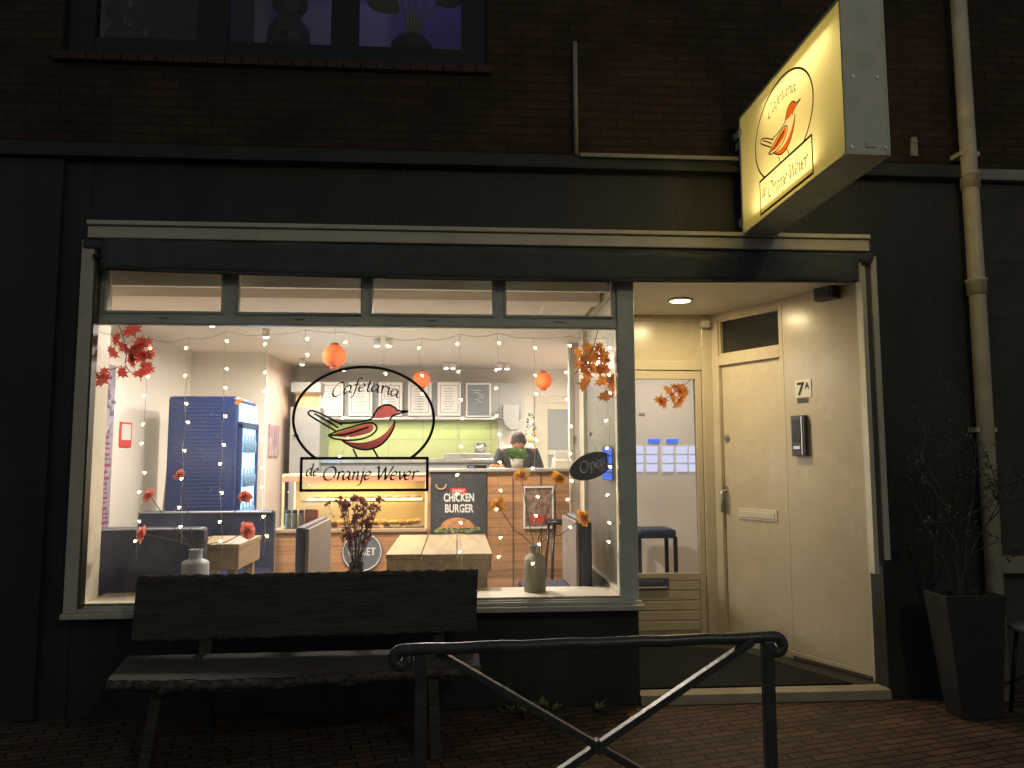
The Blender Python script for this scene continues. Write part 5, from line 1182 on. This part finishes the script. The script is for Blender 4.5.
for (dx, z0_, an, s) in ((-.10, .36, 2.5, .34), (.16, .44, .4, .3), (.02, .5, 1.3, .3)):
    c0 = Vector((x+dx, FY+.3, ZL+z0_)); d = Vector((math.cos(an), -.1, math.sin(an))); n_ = Vector((-d.z, 0, d.x)); vs = []
    for k in range(9): t = k/8; w2 = .32*s*math.sin(PI*min(1, t*.96+.04)); vs += [c0+d*s*t+n_*w2-Vector((0, .03*t, 0)), c0+d*s*t-n_*w2-Vector((0, .03*t, 0))]
    l2_.add(vs, [(2*k, 2*k+1, 2*k+3, 2*k+2) for k in range(8)], True)
l.build('stalks', mat('pale_plant_stalk', (.25, .27, .16), .5), o); l2_.build('leaves', M_leafdk, o)
q = P(289, 40, FY+.24)
UV = thing('dark_figurine_vase', (q.x, FY+.24, ZL), 'black double-bulbed vase silhouetted in the middle upstairs window', 'vase')
MB().lathe((q.x, FY+.24, ZL), [(.0001, 0), (.13, 0), (.15, .05), (.14, .16), (.08, .25), (.075, .28), (.12, .34), (.12, .42), (.06, .5), (.0001, .5)], 26).build('vase_body', M_sil, UV)
for (px, lab) in ((165, 'arching grassy houseplant in a dark bowl in the left upstairs window'), (122, 'small leafy houseplant at the far left of the upstairs window')):
    o, x = ustand(px, 'potted_plant', lab)
    MB().lathe((x, FY+.3, ZL), [(.0001, 0), (.09, 0), (.14, .05), (.12, .13), (.0001, .12)], 22).build('pot', M_sil, o); l = MB()
    for k in range(60):
        an = random.uniform(0, 2*PI); leaf(l, Vector((x+.03*math.cos(an), FY+.3, ZL+.12+random.uniform(0, .25)*(px < 150))), Vector((math.cos(an)*.7, math.sin(an)*.3, random.uniform(.4, 1.5))), random.uniform(.2, .5) if px > 150 else random.uniform(.08, .2), .08 if px > 150 else .45)
    l.build('leaves', M_leafdk, o)
# ================================================================ the cook
PX = X_(518, 445, 7.95); PFZ = FZ+.12
tag(MB().box(-1.5, 1.1, 7.98, 9.5, FZ+.001, PFZ).build('duckboard', M_dark, origin=(0, 8.5, FZ)), 'raised dark floor platform behind the serving counter', 'platform')
PE = thing('person', (PX, 8.08, PFZ), 'cook with short dark hair and grey shirt bending over work behind the counter', 'person')
def skin_obj(name, joints, edges, radii, m, parent, sub=2, root=0):
    me = bpy.data.meshes.new(name); o0 = parent.location
    me.from_pydata([Vector(j)-o0 for j in joints], edges, []); me.update(); me.materials.append(m)
    o = bpy.data.objects.new(name, me); COL.objects.link(o); o.parent = parent
    md = o.modifiers.new('skin', 'SKIN'); md.use_smooth_shade = True
    for i, r_ in enumerate(radii):
        sv = me.skin_vertices[0].data[i]; sv.radius = r_ if isinstance(r_, tuple) else (r_, r_); sv.use_root = (i == root)
    s2 = o.modifiers.new('sub', 'SUBSURF'); s2.levels = sub; s2.render_levels = sub
    return o
M_skin = mat('skin', (.55, .30, .21), .55, var=.08, vscale=12); M_shirt = mat('charcoal_shirt', (.06, .065, .075), .8, var=.25, vscale=10, bump=.3, bscale=60); M_hair = mat('dark_brown_hair', (.075, .055, .045), .7, var=.5, vscale=60, bump=.8, bscale=90)
zS = Z_(518, 447.5, 8.02)      # shoulder height
hx, hy, hz = PX+.0, 7.90, Z_(519, 442, 7.9)
J = [(PX, 8.12, PFZ+.90), (PX, 8.12, PFZ+1.10), (PX, 8.07, zS-.10), (PX, 8.00, zS+.0), (PX, 7.95, zS+.05),        # pelvis waist chest neckbase neck
     (PX-.175, 8.02, zS-.05), (PX-.24, 7.98, zS-.28), (PX-.14, 7.80, zS-.33), (PX-.10, 7.74, zS-.335),
     (PX+.175, 8.02, zS-.05), (PX+.24, 7.98, zS-.28), (PX+.12, 7.80, zS-.33), (PX+.08, 7.74, zS-.335),
     (PX-.10, 8.12, PFZ+.84), (PX-.11, 8.10, PFZ+.46), (PX-.11, 8.14, PFZ+.07), (PX-.12, 7.98, PFZ+.035),
     (PX+.10, 8.12, PFZ+.84), (PX+.11, 8.10, PFZ+.46), (PX+.11, 8.14, PFZ+.07), (PX+.12, 7.98, PFZ+.035)]
E = [(0,1),(1,2),(2,3),(3,4),(2,5),(5,6),(6,7),(7,8),(2,9),(9,10),(10,11),(11,12),(0,13),(13,14),(14,15),(15,16),(0,17),(17,18),(18,19),(19,20)]
RD = [(.15,.11),(.14,.10),(.16,.11),.06,.052,.06,.042,.030,.025,.06,.042,.030,.025,.085,.06,.045,.035,.085,.06,.045,.035]
# fingers
for sgn, wi in ((-1, 8), (1, 12)):
    wv = Vector(J[wi])
    for f_i in range(5):
        k0 = len(J); sp_ = (f_i-2)*.018; ln = (.055, .07, .078, .072, .055)[f_i]
        if f_i == 0: pts_ = [(-sgn*.03, -.02, -.005), (-sgn*.045, -.045, -.02)]
        else: pts_ = [(sp_, -.05, 0), (sp_*1.1, -.05-ln*.6, -.008), (sp_*1.1, -.05-ln, -.035)]
        last = wi
        for p_ in pts_: J.append(tuple(wv+Vector(p_))); E.append((last, len(J)-1)); RD.append(.0095); last = len(J)-1
skin_obj('body', J, E, RD, M_skin, PE)
# head joined to the body by the neck: shaped ovoid with face, looking down
hd = MB(Matrix.Translation((hx, hy, hz)) @ Matrix.Rotation(R(58), 4, 'X'))
vs = []; n_, m_ = 28, 20
for i in range(m_+1):
    th = PI*i/m_
    for k in range(n_):
        ph = 2*PI*k/n_; x = .077*math.sin(th)*math.cos(ph); y = .096*math.sin(th)*math.sin(ph); z = .115*math.cos(th)
        if z < 0: x *= 1+.9*z/.115*.28; y = y*(1+.10*z/.115)-.012*(-z/.115)*1
        if y < 0:
            y -= .020*math.exp(-((x/.013)**2)-(((z+.015)/.022)**2)); y += .010*math.exp(-(((abs(x)-.030)/.015)**2)-(((z-.005)/.012)**2)); y -= .006*math.exp(-((x/.022)**2)-(((z+.055)/.009)**2))
        if abs(abs(x)-.077) < .012 and abs(y-.01) < .025 and abs(z+.005) < .03: x *= 1.16
        vs.append((x, y, z))
hd.add(vs, [(i*n_+k, i*n_+(k+1) % n_, (i+1)*n_+(k+1) % n_, (i+1)*n_+k) for i in range(m_) for k in range(n_)], True)
hd.tube([(0, .03, -.06), (0, .05, -.15)], [.05, .055], 14)
hd.build('head', M_skin, PE)
hr_ = MB(hd.M); vs = []; m2_ = 12
for i in range(m2_+1):
    th = PI*.62*i/m2_
    for k in range(n_):
        ph = 2*PI*k/n_; fr = max(0, -math.sin(ph)); lim = PI*(.60-.36*fr+.03*math.sin(ph*7)); t2 = min(th, lim)
        rr = 1.045+.035*noise.noise((i*.8, k*.9, 1)); x = .077*rr*math.sin(t2)*math.cos(ph); y = .096*rr*math.sin(t2)*math.sin(ph)+.003; z = .115*rr*math.cos(t2)
        vs.append((x, y, z))
hr_.add(vs, [(i*n_+k, i*n_+(k+1) % n_, (i+1)*n_+(k+1) % n_, (i+1)*n_+k) for i in range(m2_) for k in range(n_)], True)
hr_.build('hair', M_hair, PE)
eb = MB(hd.M)
for sx in (-1, 1): eb.tube([(sx*.016, -.092, .022), (sx*.03, -.090, .028), (sx*.044, -.080, .022)], .004, 5); eb.ball((sx*.030, -.078, .004), .010, 8, 6)
eb.build('eyes', M_hair, PE)
skin_obj('shirt', [J[0], J[1], J[2], J[3], J[5], J[6], J[9], J[10], tuple(Vector(J[6]).lerp(Vector(J[7]), .6)), tuple(Vector(J[10]).lerp(Vector(J[11]), .6))],
         [(0,1),(1,2),(2,3),(2,4),(4,5),(2,6),(6,7),(5,8),(7,9)], [(.17,.13),(.15,.12),(.165,.12),.075,.070,.056,.070,.056,.046,.046], M_shirt, PE)
skin_obj('trousers', [J[0], J[13], J[14], tuple(Vector(J[15])+Vector((0,0,.05))), J[17], J[18], tuple(Vector(J[19])+Vector((0,0,.05)))], [(0,1),(1,2),(2,3),(0,4),(4,5),(5,6)], [(.165,.125),.10,.075,.06,.10,.075,.06], mat('black_trousers', (.02, .02, .022), .8), PE)
